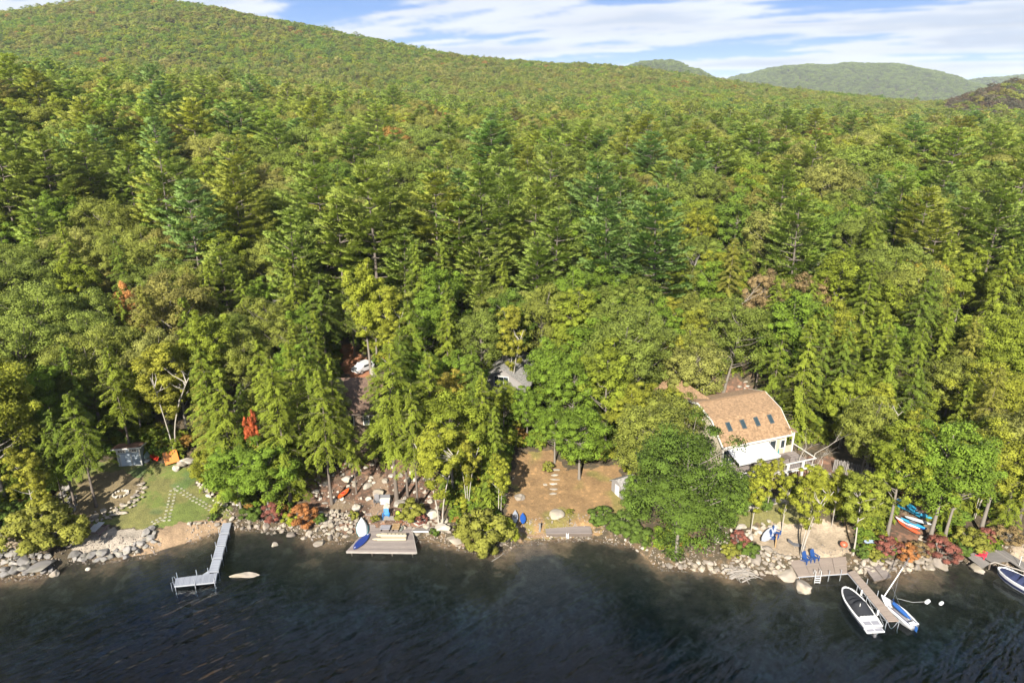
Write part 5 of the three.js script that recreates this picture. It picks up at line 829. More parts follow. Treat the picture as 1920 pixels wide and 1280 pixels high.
{ const a = onPlane(1740, 1127, 0.1), b = onPlane(1766, 1130, 0.1); for (const [p, l, s] of [[a, 'white mooring buoy tied to the sailing boat', 0.2], [b, 'second white buoy drifting past the tied one', 0.17]]) { const t = thing('mooring_buoy', l, 'buoy', [p[0], 0.03, p[2]], 0.6); const f = part('float', new THREE.CapsuleGeometry(s, s * 2.0, 6, 12), M6.white, t); f.rotation.z = Math.PI / 2; const r = part('eye', new THREE.TorusGeometry(0.06, 0.015, 6, 12), M6.metal, t); r.position.set(-s * 2.1, 0.02, 0); }
  const q = onPlane(1684, 1122, 0.6); solo('mooring_line', limb([[q[0], 0.6, q[2]], [lerp(q[0], a[0], 0.5), 0.12, lerp(q[2], a[2], 0.5) + 0.1], [a[0] - 0.3, 0.04, a[2]]], [0.018, 0.018, 0.018], 5), M6.rope, 'thin mooring line from the sailing boat to the buoy', 'line'); }
// kayaks and other small craft
function kayakParts(t, len, w, mat, o = {}) {
  const h = len / 2, top = o.h ?? 0.3, st = [[-h, 0.02, top * 0.9, top * 0.6], [-h * 0.8, w * 0.28, top * 0.85, top * 0.1], [-h * 0.4, w * 0.46, top * 0.8, 0], [0, w * 0.5, top * 0.8, 0], [h * 0.4, w * 0.45, top * 0.82, 0], [h * 0.8, w * 0.25, top * 0.92, top * 0.12], [h, 0.02, top * 1.05, top * 0.7]];
  part('hull', loftHull(st, 0.5), mat, t); part('deck', loftDeck(st.map(([x, a, g]) => [x, a * 0.99, g, g + (o.flat ? 0.01 : 0.07)]), 7), o.deck ?? mat, t);
  if (o.cockpit !== false) { const r = part('cockpit_rim', new THREE.TorusGeometry(0.3, 0.03, 6, 18), o.rim ?? M6.steelDark, t); r.rotation.x = Math.PI / 2; r.scale.set(1.35, w * 1.1, 1); r.position.set(-h * 0.06, top * 0.8 + 0.09, 0); const s = part('seat', new THREE.CylinderGeometry(0.27, 0.27, 0.02, 18), o.seat ?? M6.steelDark, t); s.scale.set(1.35, 1, w * 1.1); s.position.set(-h * 0.06, top * 0.8 + 0.075, 0); }
  if (o.handles) for (const s of [-1, 1]) part('handle', box(0.16, 0.03, 0.1, s * h * 0.84, top * 0.9 + 0.06, 0, 0.01), M6.white, t);
}
function craft(name, label, category, A, B, y, w, mat, o = {}) { const len = o.len ?? Math.hypot(A[0] - B[0], A[2] - B[2]), t = thing(name, label, category, [lerp(A[0], B[0], 0.5), y, lerp(A[2], B[2], 0.5)], heading(A, B), o.group); kayakParts(t, len, w, mat, o); if (o.roll) t.rotateX(o.roll); if (o.pitch) t.rotateZ(o.pitch); return t; }
const onG = (px, py) => G(px, py), K = { orange: plastic(0.50, 0.085, 0.012), red: plastic(0.48, 0.035, 0.015), blue: plastic(0.012, 0.075, 0.32), sky: plastic(0.025, 0.25, 0.42), navy: plastic(0.012, 0.03, 0.16), white: plastic(0.48, 0.50, 0.52), mint: plastic(0.25, 0.35, 0.32), pale: plastic(0.30, 0.38, 0.50), coral: plastic(0.48, 0.09, 0.035), silver: plastic(0.30, 0.32, 0.37) };
craft('kayak', 'orange kayak resting on the rocky bank under the hemlocks', 'kayak', onG(634, 940), onG(654, 921), onG(645, 931)[1] + 0.25, 0.8, K.orange, { rim: M6.woodNew, seat: K.red });
craft('kayak', 'dark blue kayak lying on the wooden deck', 'kayak', onPlane(663, 1032, 0.78), onPlane(692, 1003, 0.78), 0.77, 1.0, K.navy, { handles: true, flat: true, cockpit: false, h: 0.24 });
craft('kayak', 'solid blue kayak on the ground at the left of the clearing', 'kayak', onG(981, 989), onG(980, 966), onG(981, 978)[1] + 0.1, 0.72, K.blue, { cockpit: false });
craft('kayak', 'blue and white kayak beside the solid blue one', 'kayak', onG(966, 985), onG(966, 961), onG(966, 974)[1] + 0.1, 0.7, K.blue, { deck: K.silver });
craft('kayak', 'light blue kayak beside the sand, below the maroon shrub', 'kayak', onG(1619, 1022), onG(1644, 1024), onG(1631, 1023)[1] + 0.35, 0.7, K.pale, { flat: true, cockpit: false });
{ const A = onPlane(680, 1004, 0.9), B = onPlane(677, 969, 1.5), t = thing('dinghy', 'white upturned dinghy on two wooden runners beside the deck', 'dinghy', [lerp(A[0], B[0], 0.5), 1.05, lerp(A[2], B[2], 0.5)], heading(A, B)); const l = Math.hypot(A[0] - B[0], A[2] - B[2]) * 0.5, st = [[-l, 0.42, 0, 0.32], [-l * 0.5, 0.66, 0, 0.42], [0, 0.70, 0, 0.45], [l * 0.5, 0.5, 0, 0.42], [l, 0.03, 0.05, 0.25]]; part('hull', loftHull(st.map(([x, w, g, k]) => [x, w, g, k]), 0.55), K.white, t); for (const s of [-1, 1]) part('gunwale', limb(st.map(([x, w, g]) => [x, g, w * s]), st.map(() => 0.035), 6), plastic(0.03, 0.22, 0.25), t); t.rotateZ(0.16);
  const r = thing('boat_runners', 'two wooden runners that carry the white dinghy', 'runners', [A[0], 0, A[2]], heading(A, B)); for (const s of [-1, 1]) part('runner', rod([-0.9, 0.05, s * 0.3], [2.4, 1.15, s * 0.3], 0.05, 6), M6.woodPale, r); }
// craft piled on the slope above the red shrubs
{ const list = [['red-orange kayak at the bottom of the stacked kayaks', 1692, 985, 1715, 1001, 0.15, K.coral, {}], ['dark blue kayak on the red-orange one in the stack', 1700, 984, 1724, 996, 0.42, K.blue, { deck: K.sky }], ['white paddleboard in the stack of kayaks', 1712, 984, 1728, 990, 0.75, K.white, { cockpit: false, flat: true, h: 0.14 }], ['sky blue kayak on top of the stack', 1713, 972, 1729, 981, 0.95, K.sky, {}], ['sky blue kayak with white straps behind the stack', 1704, 961, 1720, 972, 0.35, K.sky, { deck: K.sky, rim: M6.white }], ['turquoise paddleboard leaning up the slope behind the stack', 1690, 943, 1706, 953, 0.25, K.sky, { cockpit: false, flat: true, h: 0.16 }], ['small turquoise kayak nearest the tree trunk', 1690, 955, 1702, 961, 0.25, K.sky, {}], ['red and white kayak under the dark blue one', 1690, 981, 1712, 994, 0.28, K.red, { deck: K.white }]];
  for (const [l, x0, y0, x1, y1, up, m, o] of list) { const A = G(x0, y0), B = G(x1, y1); craft('kayak', l, 'kayak', A, B, Math.max(A[1], B[1]) * 0.5 + Math.min(A[1], B[1]) * 0.5 + up, 0.72, m, { len: 2.9, ...o, group: undefined }); } }
craft('canoe', 'grey canoe propped on the pale boulders by the blue beach chairs', 'canoe', onG(1424, 1024), onG(1452, 993), onG(1438, 1010)[1] + 0.55, 1.0, K.silver, { cockpit: false, flat: true, roll: 0.75, h: 0.34 });
// ---------------------------------------------------------------- buildings
const shingle = (() => { const n = 256, d = new Uint8Array(n * n * 4); for (let j = 0; j < n; j++) for (let i = 0; i < n; i++) { const row = Math.floor(j / 8), tab = Math.floor((i + (row & 1) * 5 + hash2(row, 3) * 9) / 11), v = clamp(0.86 + 0.22 * (hash2(tab, row + 50) - 0.5) + 0.12 * (hash2(i, j) - 0.5) - (j % 8 === 0 ? 0.10 : 0)) * 255; d.set([v, v, v, 255], (j * n + i) * 4); } const t = new THREE.DataTexture(d, n, n); t.wrapS = t.wrapT = THREE.RepeatWrapping; t.magFilter = THREE.LinearFilter; t.colorSpace = THREE.SRGBColorSpace; t.repeat.set(0.19, 0.19); t.needsUpdate = true; return t; })();
const clap = (() => { const n = 64, d = new Uint8Array(n * 4 * 4); const a = new Uint8Array(4 * n * 4); for (let j = 0; j < n; j++) for (let i = 0; i < 4; i++) { const v = (j % 16) / 16 * 255; a.set([v, v, v, 255], (j * 4 + i) * 4); } const t = new THREE.DataTexture(a, 4, n); t.wrapS = t.wrapT = THREE.RepeatWrapping; t.magFilter = THREE.LinearFilter; t.repeat.set(1, 1.6); t.needsUpdate = true; return t; })();
const B8 = { tanRoof: std([0.285, 0.18, 0.10], 0.95, { map: shingle }), beige: std([0.36, 0.315, 0.24], 0.9, { bumpMap: clap, bumpScale: 0.02 }), trim: std([0.48, 0.465, 0.435], 0.65), glass: new THREE.MeshPhysicalMaterial({ color: lin(0.02, 0.03, 0.035), roughness: 0.05, clearcoat: 1, specularIntensity: 1 }), frameDark: std([0.05, 0.05, 0.055], 0.5), canvas: std([0.52, 0.52, 0.53], 0.9, { map: fabricT }), skyFrame: std([0.045, 0.055, 0.06], 0.5), skyGlass: new THREE.MeshPhysicalMaterial({ color: lin(0.012, 0.028, 0.034), roughness: 0.08, clearcoat: 1 }), stoneWall: std([0.28, 0.25, 0.22], 0.95), greyRoof: std([0.30, 0.29, 0.28], 0.8, { map: shingle }), greyWall: std([0.19, 0.18, 0.175], 0.9, { bumpMap: clap, bumpScale: 0.02 }), shedWall: std([0.27, 0.315, 0.36], 0.9, { bumpMap: clap, bumpScale: 0.02 }), shedDoor: std([0.42, 0.48, 0.54], 0.7), shedRoof: std([0.20, 0.10, 0.065], 0.95, { map: fleck }) };
function extrudeX(shape, len, x0) { const g = new THREE.ExtrudeGeometry(shape, { depth: len, bevelEnabled: false }); g.rotateY(Math.PI / 2); g.translate(x0, 0, 0); const p = g.attributes.position, u = g.attributes.uv, n = g.attributes.normal; for (let i = 0; i < p.count; i++) Math.abs(n.getX(i)) > 0.9 ? u.setXY(i, p.getZ(i), p.getY(i)) : Math.abs(n.getZ(i)) > 0.95 ? u.setXY(i, p.getX(i), p.getY(i)) : u.setXY(i, p.getX(i), p.getZ(i) * 1.3); return g; }    // outline in (z mirrored, y) drawn out along x
const outline = (pts) => { const s = new THREE.Shape(); pts.forEach(([z, y], i) => (i ? s.lineTo(-z, y) : s.moveTo(-z, y))); return s; };
function windowPart(parent, x, y, z, w, h, turn, panes = 2, name = 'window') {   // set in a wall that faces local +z before the turn
  const g = new THREE.Group(); g.name = name; g.position.set(x, y, z); g.rotation.y = turn; parent.add(g);
  part('pane', box(w, h, 0.04, 0, 0, 0.01), B8.glass, g); for (const s of [-1, 1]) { part('frame', box(0.1, h + 0.2, 0.09, s * (w / 2 + 0.05), 0, 0.03), B8.trim, g); part('frame', box(w, 0.1, 0.09, 0, s * (h / 2 + 0.05), 0.03), B8.trim, g); } for (let k = 1; k < panes; k++) part('mullion', box(0.05, h, 0.05, -w / 2 + w * k / panes, 0, 0.04), B8.trim, g); return g;
}
{ // the tan-roofed house
  const PL = onPlane(1358, 839, 8.2), PR = onPlane(1484, 814, 8.2), L = Math.hypot(PR[0] - PL[0], PR[2] - PL[2]), th = heading(PL, PR), c = Math.cos(th), s = Math.sin(th), half = 5.5, cx = (PL[0] + PR[0]) / 2 - s * (half + 0.5), cz = (PL[2] + PR[2]) / 2 - c * (half + 0.5), gy = ground(cx, cz) - 0.3;
  const H = thing('house', 'beige house with a tan shingle roof, four skylights and a white awning', 'house', [cx, gy, cz], th), Y = (h) => h - gy, E = Y(8.25), RG = Y(11.75), BR = Y(10.75), F = Y(5.3), l = L / 2 - 0.35;
  const prof = [[half, 0], [half, E], [3.2, BR - 0.3], [0, RG - 0.32], [-3.2, BR - 0.3], [-half, E], [-half, 0]]; part('wall', extrudeX(outline(prof), 2 * l, -l), B8.beige, H);
  const roof = part('roof', extrudeX(outline([[half + 0.55, E - 0.16], [half + 0.55, E], [3.3, BR], [0, RG], [-3.3, BR], [-half - 0.55, E], [-half - 0.55, E - 0.16], [-3.2, BR - 0.24], [0, RG - 0.26], [3.2, BR - 0.24]]), L + 0.3, -L / 2 - 0.15), B8.tanRoof, H);
  for (const e of [-1, 1]) { const x = e * (L / 2 + 0.19), rp = [[x, E - 0.1, half + 0.5], [x, BR - 0.1, 3.28], [x, RG - 0.1, 0], [x, BR - 0.1, -3.28], [x, E - 0.1, -half - 0.5]]; for (let i = 0; i < 4; i++) { const a = rp[i], b = rp[i + 1], len = Math.hypot(a[1] - b[1], a[2] - b[2]), m = part('rake_trim', box(0.07, 0.22, len + 0.04), B8.trim, H); m.position.set(x, (a[1] + b[1]) / 2, (a[2] + b[2]) / 2); m.rotation.x = Math.atan2(a[1] - b[1], -(a[2] - b[2])) ; } }
  part('eave_trim', box(L + 0.3, 0.24, 0.07, 0, E - 0.12, half + 0.6), B8.trim, H); const slope = Math.atan2(BR - E, half + 0.55 - 3.3);
  for (const u of [0.175, 0.385, 0.59, 0.80]) { const g = new THREE.Group(); g.name = 'skylight'; const t = 0.34, z = lerp(3.3, half + 0.55, t), y = lerp(BR, E, t); g.position.set((u - 0.5) * L, y + 0.03, z); g.rotation.x = slope; roof.add(g); part('curb', box(0.66, 0.10, 1.25), B8.skyFrame, g); part('pane', box(0.46, 0.04, 1.02, 0, 0.052, 0), B8.skyGlass, g); }
  part('ridge_cap', box(L + 0.3, 0.05, 0.3, 0, RG + 0.01, 0), B8.tanRoof, H);
  const wing = part('rear_wing', extrudeX(outline([[2.6, 0], [2.6, E + 1.0], [0, RG - 0.7], [-2.6, E + 1.0], [-2.6, 0]]), 5.2, 0), B8.beige, H); wing.rotation.y = Math.PI / 2; wing.position.set(-2.9, 0, -4.6);
  const wr = part('wing_roof', extrudeX(outline([[3.1, E + 0.62], [3.1, E + 0.78], [0, RG - 0.18], [-3.1, E + 0.78], [-3.1, E + 0.62], [0, RG - 0.36]]), 9.2, 0), B8.tanRoof, H); wr.rotation.y = Math.PI / 2; wr.position.set(-2.9, 0, -1.0);
  // windows of the gable and the lake front
  windowPart(H, -l - 0.02, Y(9.0), 2.9, 0.9, 1.2, -Math.PI / 2, 1); windowPart(H, -l - 0.02, Y(9.0), 0.2, 0.9, 1.2, -Math.PI / 2, 1); windowPart(H, -l - 0.02, Y(6.4), 2.6, 1.2, 1.3, -Math.PI / 2, 2); windowPart(H, -l - 0.02, Y(6.4), -1.2, 1.2, 1.3, -Math.PI / 2, 2);
  const fy = F + 1.1; windowPart(H, -3.9, fy, half + 0.02, 1.8, 2.0, 0, 2, 'glass_door'); windowPart(H, -0.9, fy, half + 0.02, 1.8, 2.0, 0, 2, 'glass_door'); windowPart(H, 2.35, fy, half + 0.02, 1.9, 2.1, 0, 2, 'glass_door'); windowPart(H, 4.5, fy + 0.3, half + 0.02, 0.7, 1.1, 0, 1); for (const x of [-3.2, 0.4, 3.4]) windowPart(H, x, F - 1.1, half + 0.02, 1.5, 1.3, 0, 2);
  part('corner_board', box(0.16, E, 0.16, l, E / 2, half), B8.trim, H); part('corner_board', box(0.16, E, 0.16, -l, E / 2, half), B8.trim, H);
  // porch at the right end
  const pr = part('porch_roof', slab([l - 0.1, E + 1.15, 1.2], [l + 1.5, E + 0.5, 1.2], [l + 1.5, E + 0.05, half + 0.3], [l - 0.1, E + 0.75, half + 0.3], 0.16), B8.tanRoof, H); part('porch_trim', rod([l + 1.48, E + 0.42, 1.2], [l + 1.48, E - 0.04, half + 0.3], 0.09, 6), B8.trim, H); for (const [x, z] of [[l + 1.3, half], [l + 1.3, 1.6]]) part('porch_post', box(0.18, E, 0.18, x, E / 2, z), B8.trim, H); part('porch_wall', box(1.3, 1.0, 0.1, l + 0.65, F + 0.5, half), B8.beige, H);
  // deck, its rails and the awning
  const z1 = half + 4.0, x0 = -l - 0.2, x1 = l + 1.6, nb = 22; for (let i = 0; i < nb; i++) { const z = lerp(half + 0.12, z1, (i + 0.5) / nb); part('deck_board', box(x1 - x0, 0.05, 0.165, (x0 + x1) / 2, F, z), M6.deckGrey[i % 3], H); }
  part('deck_beam', box(x1 - x0, 0.26, 0.16, (x0 + x1) / 2, F - 0.17, z1 - 0.08), B8.trim, H); for (let x = x0 + 0.1; x < x1; x += 2.35) { part('deck_post', box(0.22, F + 1.0, 0.22, x, (F + 1.0) / 2, z1 - 0.02), B8.trim, H); } part('top_rail', box(x1 - x0, 0.10, 0.16, (x0 + x1) / 2, F + 1.03, z1), B8.trim, H); part('lower_rail', box(x1 - x0, 0.06, 0.06, (x0 + x1) / 2, F + 0.15, z1), B8.trim, H); for (let x = x0 + 0.3; x < x1; x += 0.33) part('baluster', box(0.025, 0.85, 0.025, x, F + 0.58, z1), M6.steelDark, H);
  part('side_rail', box(0.10, 0.1, z1 - half, x1 - 0.05, F + 1.03, (z1 + half) / 2), B8.trim, H);
  { const aw = new THREE.Group(); aw.name = 'awning'; H.add(aw); const n = 14, pos = [], uv = [], idx = []; const ax0 = -l + 0.2, ax1 = 1.6; for (let j = 0; j <= 4; j++) for (let i = 0; i <= n; i++) { const u = i / n, v = j / 4, x = lerp(ax0, ax1, u), z = lerp(half + 0.5, half + 3.0, v), y = lerp(E - 0.45, E - 1.15, v) - 0.10 * Math.sin(v * Math.PI) - 0.05 * Math.sin(u * Math.PI * 6) * v; pos.push(x, y, z); uv.push(u * 4, v * 2); if (i < n && j < 4) { const k = j * (n + 1) + i; idx.push(k, k + n + 1, k + 1, k + 1, k + n + 1, k + n + 2); } } const g = new THREE.BufferGeometry(); g.setAttribute('position', new THREE.Float32BufferAttribute(pos, 3)); g.setAttribute('uv', new THREE.Float32BufferAttribute(uv, 2)); g.setIndex(idx); g.computeVertexNormals(); part('cloth', g, B8.canvas, aw); part('front_bar', rod([ax0, E - 1.16, half + 3.0], [ax1, E - 1.16, half + 3.0], 0.05), M6.white, aw); for (const x of [ax0 + 0.3, ax1 - 0.3]) part('arm', rod([x, E - 0.7, half + 0.1], [x, E - 1.18, half + 2.95], 0.03), M6.white, aw); part('valance', box(ax1 - ax0, 0.22, 0.02, (ax0 + ax1) / 2, E - 1.3, half + 3.02), B8.canvas, aw); }
  // outdoor things on the deck, each of its own
  const W = (x, y, z) => [cx + x * c + z * s, gy + y, cz - x * s + z * c];
  { const t = thing('parasol', 'closed teal parasol on the house deck', 'parasol', W(1.9, F + 0.025, half + 2.2)); part('pole', rod([0, 0, 0], [0, 2.3, 0], 0.03), M6.metal, t); part('cloth', limb([[0, 1.0, 0], [0, 1.5, 0], [0, 2.3, 0]], [0.18, 0.14, 0.03], 8), std([0.02, 0.16, 0.18], 0.9), t); part('base', new THREE.CylinderGeometry(0.28, 0.3, 0.08, 16), M6.steelDark, t); }
  { const t = thing('patio_table', 'brown table on the house deck', 'table', W(3.2, F + 0.025, half + 2.0), th); part('table_top', box(1.5, 0.05, 0.9, 0, 0.73, 0, 0.02), M6.woodDark, t); for (const [x, z] of [[-0.65, -0.35], [0.65, -0.35], [-0.65, 0.35], [0.65, 0.35]]) part('leg', box(0.06, 0.7, 0.06, x, 0.35, z), M6.woodDark, t); }
  { const a = W(-2, 0, half + 6), t = solo('terrace_wall', box(9, 0.7, 0.5, 0, 0.2, 0, 0.12), B8.stoneWall, 'low stone terrace wall below the house deck', 'wall', [a[0], ground(a[0], a[2]), a[2]], th); }
}
{ // grey-roofed house glimpsed through the crowns
  const g = G(960, 762), gy = g[1], th = -0.32, H = thing('house', 'grey-roofed house half hidden by the trees', 'house', [g[0], gy - 0.3, g[2] - 4.2], th); const w = 3.6, e = 4.4, r = 6.6;
  const wall = part('wall', extrudeX(outline([[w, 0], [w, e], [0, r - 0.25], [-w, e], [-w, 0]]), 8.4, -4.2), B8.greyWall, H); wall.rotation.y = -Math.PI / 2; const rf = part('roof', extrudeX(outline([[w + 0.6, e - 0.5], [w + 0.6, e - 0.34], [0, r], [-w - 0.6, e - 0.34], [-w - 0.6, e - 0.5], [0, r - 0.2]]), 9.6, -4.8), B8.greyRoof, H); rf.rotation.y = -Math.PI / 2;
  windowPart(H, -0.3, 4.4, 4.24, 2.2, 1.5, 0, 3); windowPart(H, 1.3, 1.5, 4.24, 1.7, 1.9, 0, 3, 'glass_door'); windowPart(H, -1.8, 1.6, 4.24, 1.1, 1.2, 0, 2); for (const s of [-1, 1]) { const m = part('rake_trim', box(4.75, 0.16, 0.08), M6.deckOld[2], H); m.position.set(s * (w + 0.6) / 2, (e - 0.42 + r) / 2 - 0.05, 4.84); m.rotation.z = -s * Math.atan2(r - e + 0.4, w + 0.6); } part('balcony_rail', box(4.2, 0.08, 0.08, 0.8, 3.2, 5.4), B8.trim, H); part('balcony', box(4.2, 0.12, 1.3, 0.8, 2.5, 4.85), M6.deckGrey[0], H); part('chimney', box(0.7, 1.6, 0.7, -1.6, r, -1.5), B8.stoneWall, H);
}
{ // brown-roofed cabin above the hemlock bank
  const gy = ground(-21.4, -89) - 0.4, H = thing('cabin', 'cabin with a dark brown roof showing between the hemlocks', 'cabin', [-21.4, gy, -89], 0.06), e = 8.9 - gy, r = 11.9 - gy, d = 4.4; part('wall', extrudeX(outline([[d, 0], [d, e], [0, r - 0.2], [-d, e], [-d, 0]]), 5.6, -2.8), std([0.13, 0.095, 0.07], 0.9, { bumpMap: clap, bumpScale: 0.02 }), H);
  part('roof', extrudeX(outline([[d + 0.5, e - 0.34], [d + 0.5, e - 0.2], [0, r + 0.12], [-d - 0.5, e - 0.2], [-d - 0.5, e - 0.34], [0, r - 0.06]]), 6.4, -3.2), std([0.125, 0.078, 0.056], 0.95, { map: shingle }), H); part('gutter', rod([-3.2, e - 0.3, d + 0.58], [3.2, e - 0.3, d + 0.58], 0.06, 6), M6.woodDark, H); part('chimney', box(0.6, 1.5, 0.6, 1.6, r + 0.3, -0.9), B8.stoneWall, H); windowPart(H, -1.4, e - 1.4, d + 0.02, 1.4, 1.3, 0, 2); windowPart(H, 1.4, e - 1.4, d + 0.02, 1.4, 1.3, 0, 2);
}
{ // small hut right of the clearing
  const g = G(1172, 932), H = thing('hut', 'small grey hut at the right of the clearing', 'hut', [g[0], g[1] - 0.1, g[2] - 1.0], 0.5); part('wall', extrudeX(outline([[1.2, 0], [1.2, 1.7], [0, 2.3], [-1.2, 1.7], [-1.2, 0]]), 2.2, -1.1), B8.greyWall, H); part('roof', extrudeX(outline([[1.45, 1.5], [1.45, 1.6], [0, 2.46], [-1.45, 1.6], [-1.45, 1.5], [0, 2.34]]), 2.6, -1.3), B8.greyRoof, H); part('door', box(0.05, 1.5, 0.8, -1.12, 0.8, 0), B8.trim, H);
}
{ // shed on the lawn
  const A = G(222.5, 873.5), B = G(267, 873), w = Math.hypot(B[0] - A[0], B[2] - A[2]), gy = Math.min(A[1], B[1]), d = 2.3, hf = 2.75, hb = 2.2, H = thing('shed', 'small grey-blue shed with white trim and a leaf-strewn rusty roof', 'shed', [(A[0] + B[0]) / 2, gy + 0.12, (A[2] + B[2]) / 2], heading(A, B));
  part('wall', extrudeX(outline([[0, 0], [0, hf], [-d, hb], [-d, 0]]), w, -w / 2), B8.shedWall, H); part('roof', slab([-w / 2 - 0.45, hf + 0.16, 0.35], [w / 2 + 0.35, hf + 0.16, 0.35], [w / 2 + 0.35, hb + 0.05, -d - 0.3], [-w / 2 - 0.45, hb + 0.05, -d - 0.3], 0.1), B8.shedRoof, H); part('fascia', box(w + 0.82, 0.18, 0.05, -0.05, hf + 0.06, 0.38), B8.trim, H);
  { const m = part('rake_trim', box(0.05, 0.16, d + 0.7), B8.trim, H); m.position.set(w / 2 + 0.38, (hf + hb) / 2 + 0.08, -d / 2 + 0.02); m.rotation.x = -Math.atan2(hf - hb + 0.11, d + 0.65); }
  for (const s of [-1, 1]) part('corner_board', box(0.16, hf, 0.06, s * (w / 2 - 0.07), hf / 2, 0.03), B8.trim, H); part('corner_board', box(0.06, hb, 0.14, w / 2 + 0.02, hb / 2, -d + 0.1), B8.trim, H); part('base_board', box(w, 0.16, 0.06, 0, 0.08, 0.04), B8.trim, H);
  const x0 = -0.42; for (const s of [-1, 1]) { const p = part('door', box(0.72, 1.75, 0.07, x0 + s * 0.37, 0.98, 0.04), B8.shedDoor, H); part('handle', box(0.03, 0.18, 0.05, x0 + s * 0.06, 1.0, 0.1), M6.steelDark, p); part('stile', box(0.09, 1.7, 0.02, x0 + s * 0.68, 0.98, 0.086), B8.trim, p); }
  for (const x of [-w * 0.27, w * 0.22]) { const g = windowPart(H, x, hf - 0.42, 0.02, 0.85, 0.34, 0, 3); part('mullion', box(0.85, 0.04, 0.05, 0, 0, 0.04), B8.trim, g); }
  part('ramp', slab([x0 - 0.75, 0.02, 0.1], [x0 + 0.75, 0.02, 0.1], [x0 + 0.75, -0.2, 1.1], [x0 - 0.75, -0.2, 1.1], 0.06), M6.woodDark, H); for (const x of [-w / 2 + 0.2, w / 2 - 0.2]) for (const z of [-0.2, -d + 0.2]) part('block', box(0.35, 0.4, 0.35, x, -0.18, z), B8.stoneWall, H);
  const c = Math.cos(H.rotation.y), s = Math.sin(H.rotation.y), W = (x, y, z) => [H.position.x + x * c + z * s, H.position.y + y, H.position.z - x * s + z * c];
  const a = W(w / 2 + 0.35, 0.9, 0.2), b = W(w / 2 + 0.35, 0.9, -2.4); craft('kayak', 'mint green kayak hung on the side of the shed', 'kayak', a, b, a[1], 0.7, K.mint, { cockpit: false, flat: true, roll: 0.9 }); const a2 = W(w / 2 + 0.4, 0.25, 0.3), b2 = W(w / 2 + 0.4, 0.25, -2.2); craft('kayak', 'pale lilac kayak under the mint green one by the shed', 'kayak', a2, b2, a2[1], 0.7, K.silver, { cockpit: false, flat: true, roll: 0.5 });
}
{ // red sledge-like boat and the orange mat right of the shed
  const A = G(281, 852), B = G(296, 868); const t = craft('kayak', 'bright red open kayak lying right of the shed', 'kayak', A, B, G(289, 862)[1] + 0.35, 0.95, K.red, { cockpit: false, flat: true, len: 2.6, pitch: -0.25 }); for (const z of [-0.18, 0.18]) part('groove', box(1.9, 0.03, 0.06, 0, 0.27, z, 0.01), plastic(0.32, 0.02, 0.012), t);
  const g = G(322, 868), m = thing('water_mat', 'square orange mat with dark holes tilted against the boulders', 'water mat', [g[0], g[1] + 0.15, g[2]], 0.45), s = new THREE.Shape(); s.moveTo(-1, -1); s.lineTo(1, -1); s.lineTo(1, 1); s.lineTo(-1, 1); const hole = (x, y, r) => { const p = new THREE.Path(); p.absarc(x, y, r, 0, 6.2832, true); s.holes.push(p); }; hole(0.02, 0.1, 0.17); hole(0.08, -0.22, 0.08); const eg = new THREE.ExtrudeGeometry(s, { depth: 0.10, bevelEnabled: true, bevelSize: 0.05, bevelThickness: 0.05, bevelSegments: 2, curveSegments: 10 }); const sh = part('mat', eg, plastic(0.42, 0.135, 0.012), m); sh.scale.setScalar(0.86); sh.rotation.x = -0.75; sh.rotation.z = 0.12; sh.position.y = 0.75; for (const e of [-1, 1]) { const h = part('strap', box(0.12, 0.3, 0.02), M6.black, sh); h.position.set(e * 0.7, 0.7, 0.16); } const bk = part('underlay', box(1.7, 1.7, 0.04), M6.steelDark, sh); bk.position.z = -0.07;
}
{ // white car parked on the clay drive
  const g = G(684, 694), t = thing('parked_car', 'white car parked on the reddish clay behind the brown-roofed cabin', 'car', [g[0], g[1], g[2]], 0.9); const body = new THREE.Shape(); [[-2.1, 0.35], [-2.15, 0.8], [-1.5, 0.95], [-0.8, 1.42], [0.9, 1.45], [1.6, 0.98], [2.1, 0.85], [2.15, 0.38]].forEach(([x, y], i) => (i ? body.lineTo(x, y) : body.moveTo(x, y))); const eg = new THREE.ExtrudeGeometry(body, { depth: 1.6, bevelEnabled: true, bevelSize: 0.06, bevelThickness: 0.06, bevelSegments: 2 }); eg.translate(0, 0, -0.8); part('body', eg, M6.whiteHull, t);
  for (const z of [-0.875, 0.875]) part('window', box(1.7, 0.32, 0.02, 0.05, 1.16, z), B8.glass, t); part('windscreen', slab([1.0, 1.46, -0.72], [1.0, 1.46, 0.72], [1.62, 1.04, 0.72], [1.62, 1.04, -0.72], 0.02), B8.glass, t); for (const [x, z] of [[-1.35, -0.8], [1.35, -0.8], [-1.35, 0.8], [1.35, 0.8]]) { const w = part('wheel', new THREE.CylinderGeometry(0.34, 0.34, 0.22, 18), M6.steelDark, t); w.rotation.x = Math.PI / 2; w.position.set(x, 0.34, z); const r = part('rim', new THREE.CylinderGeometry(0.2, 0.2, 0.23, 12), M6.metal, w); } for (const z of [-0.6, 0.6]) part('headlight', box(0.06, 0.14, 0.3, 2.2, 0.68, z, 0.02), M6.white, t);
}
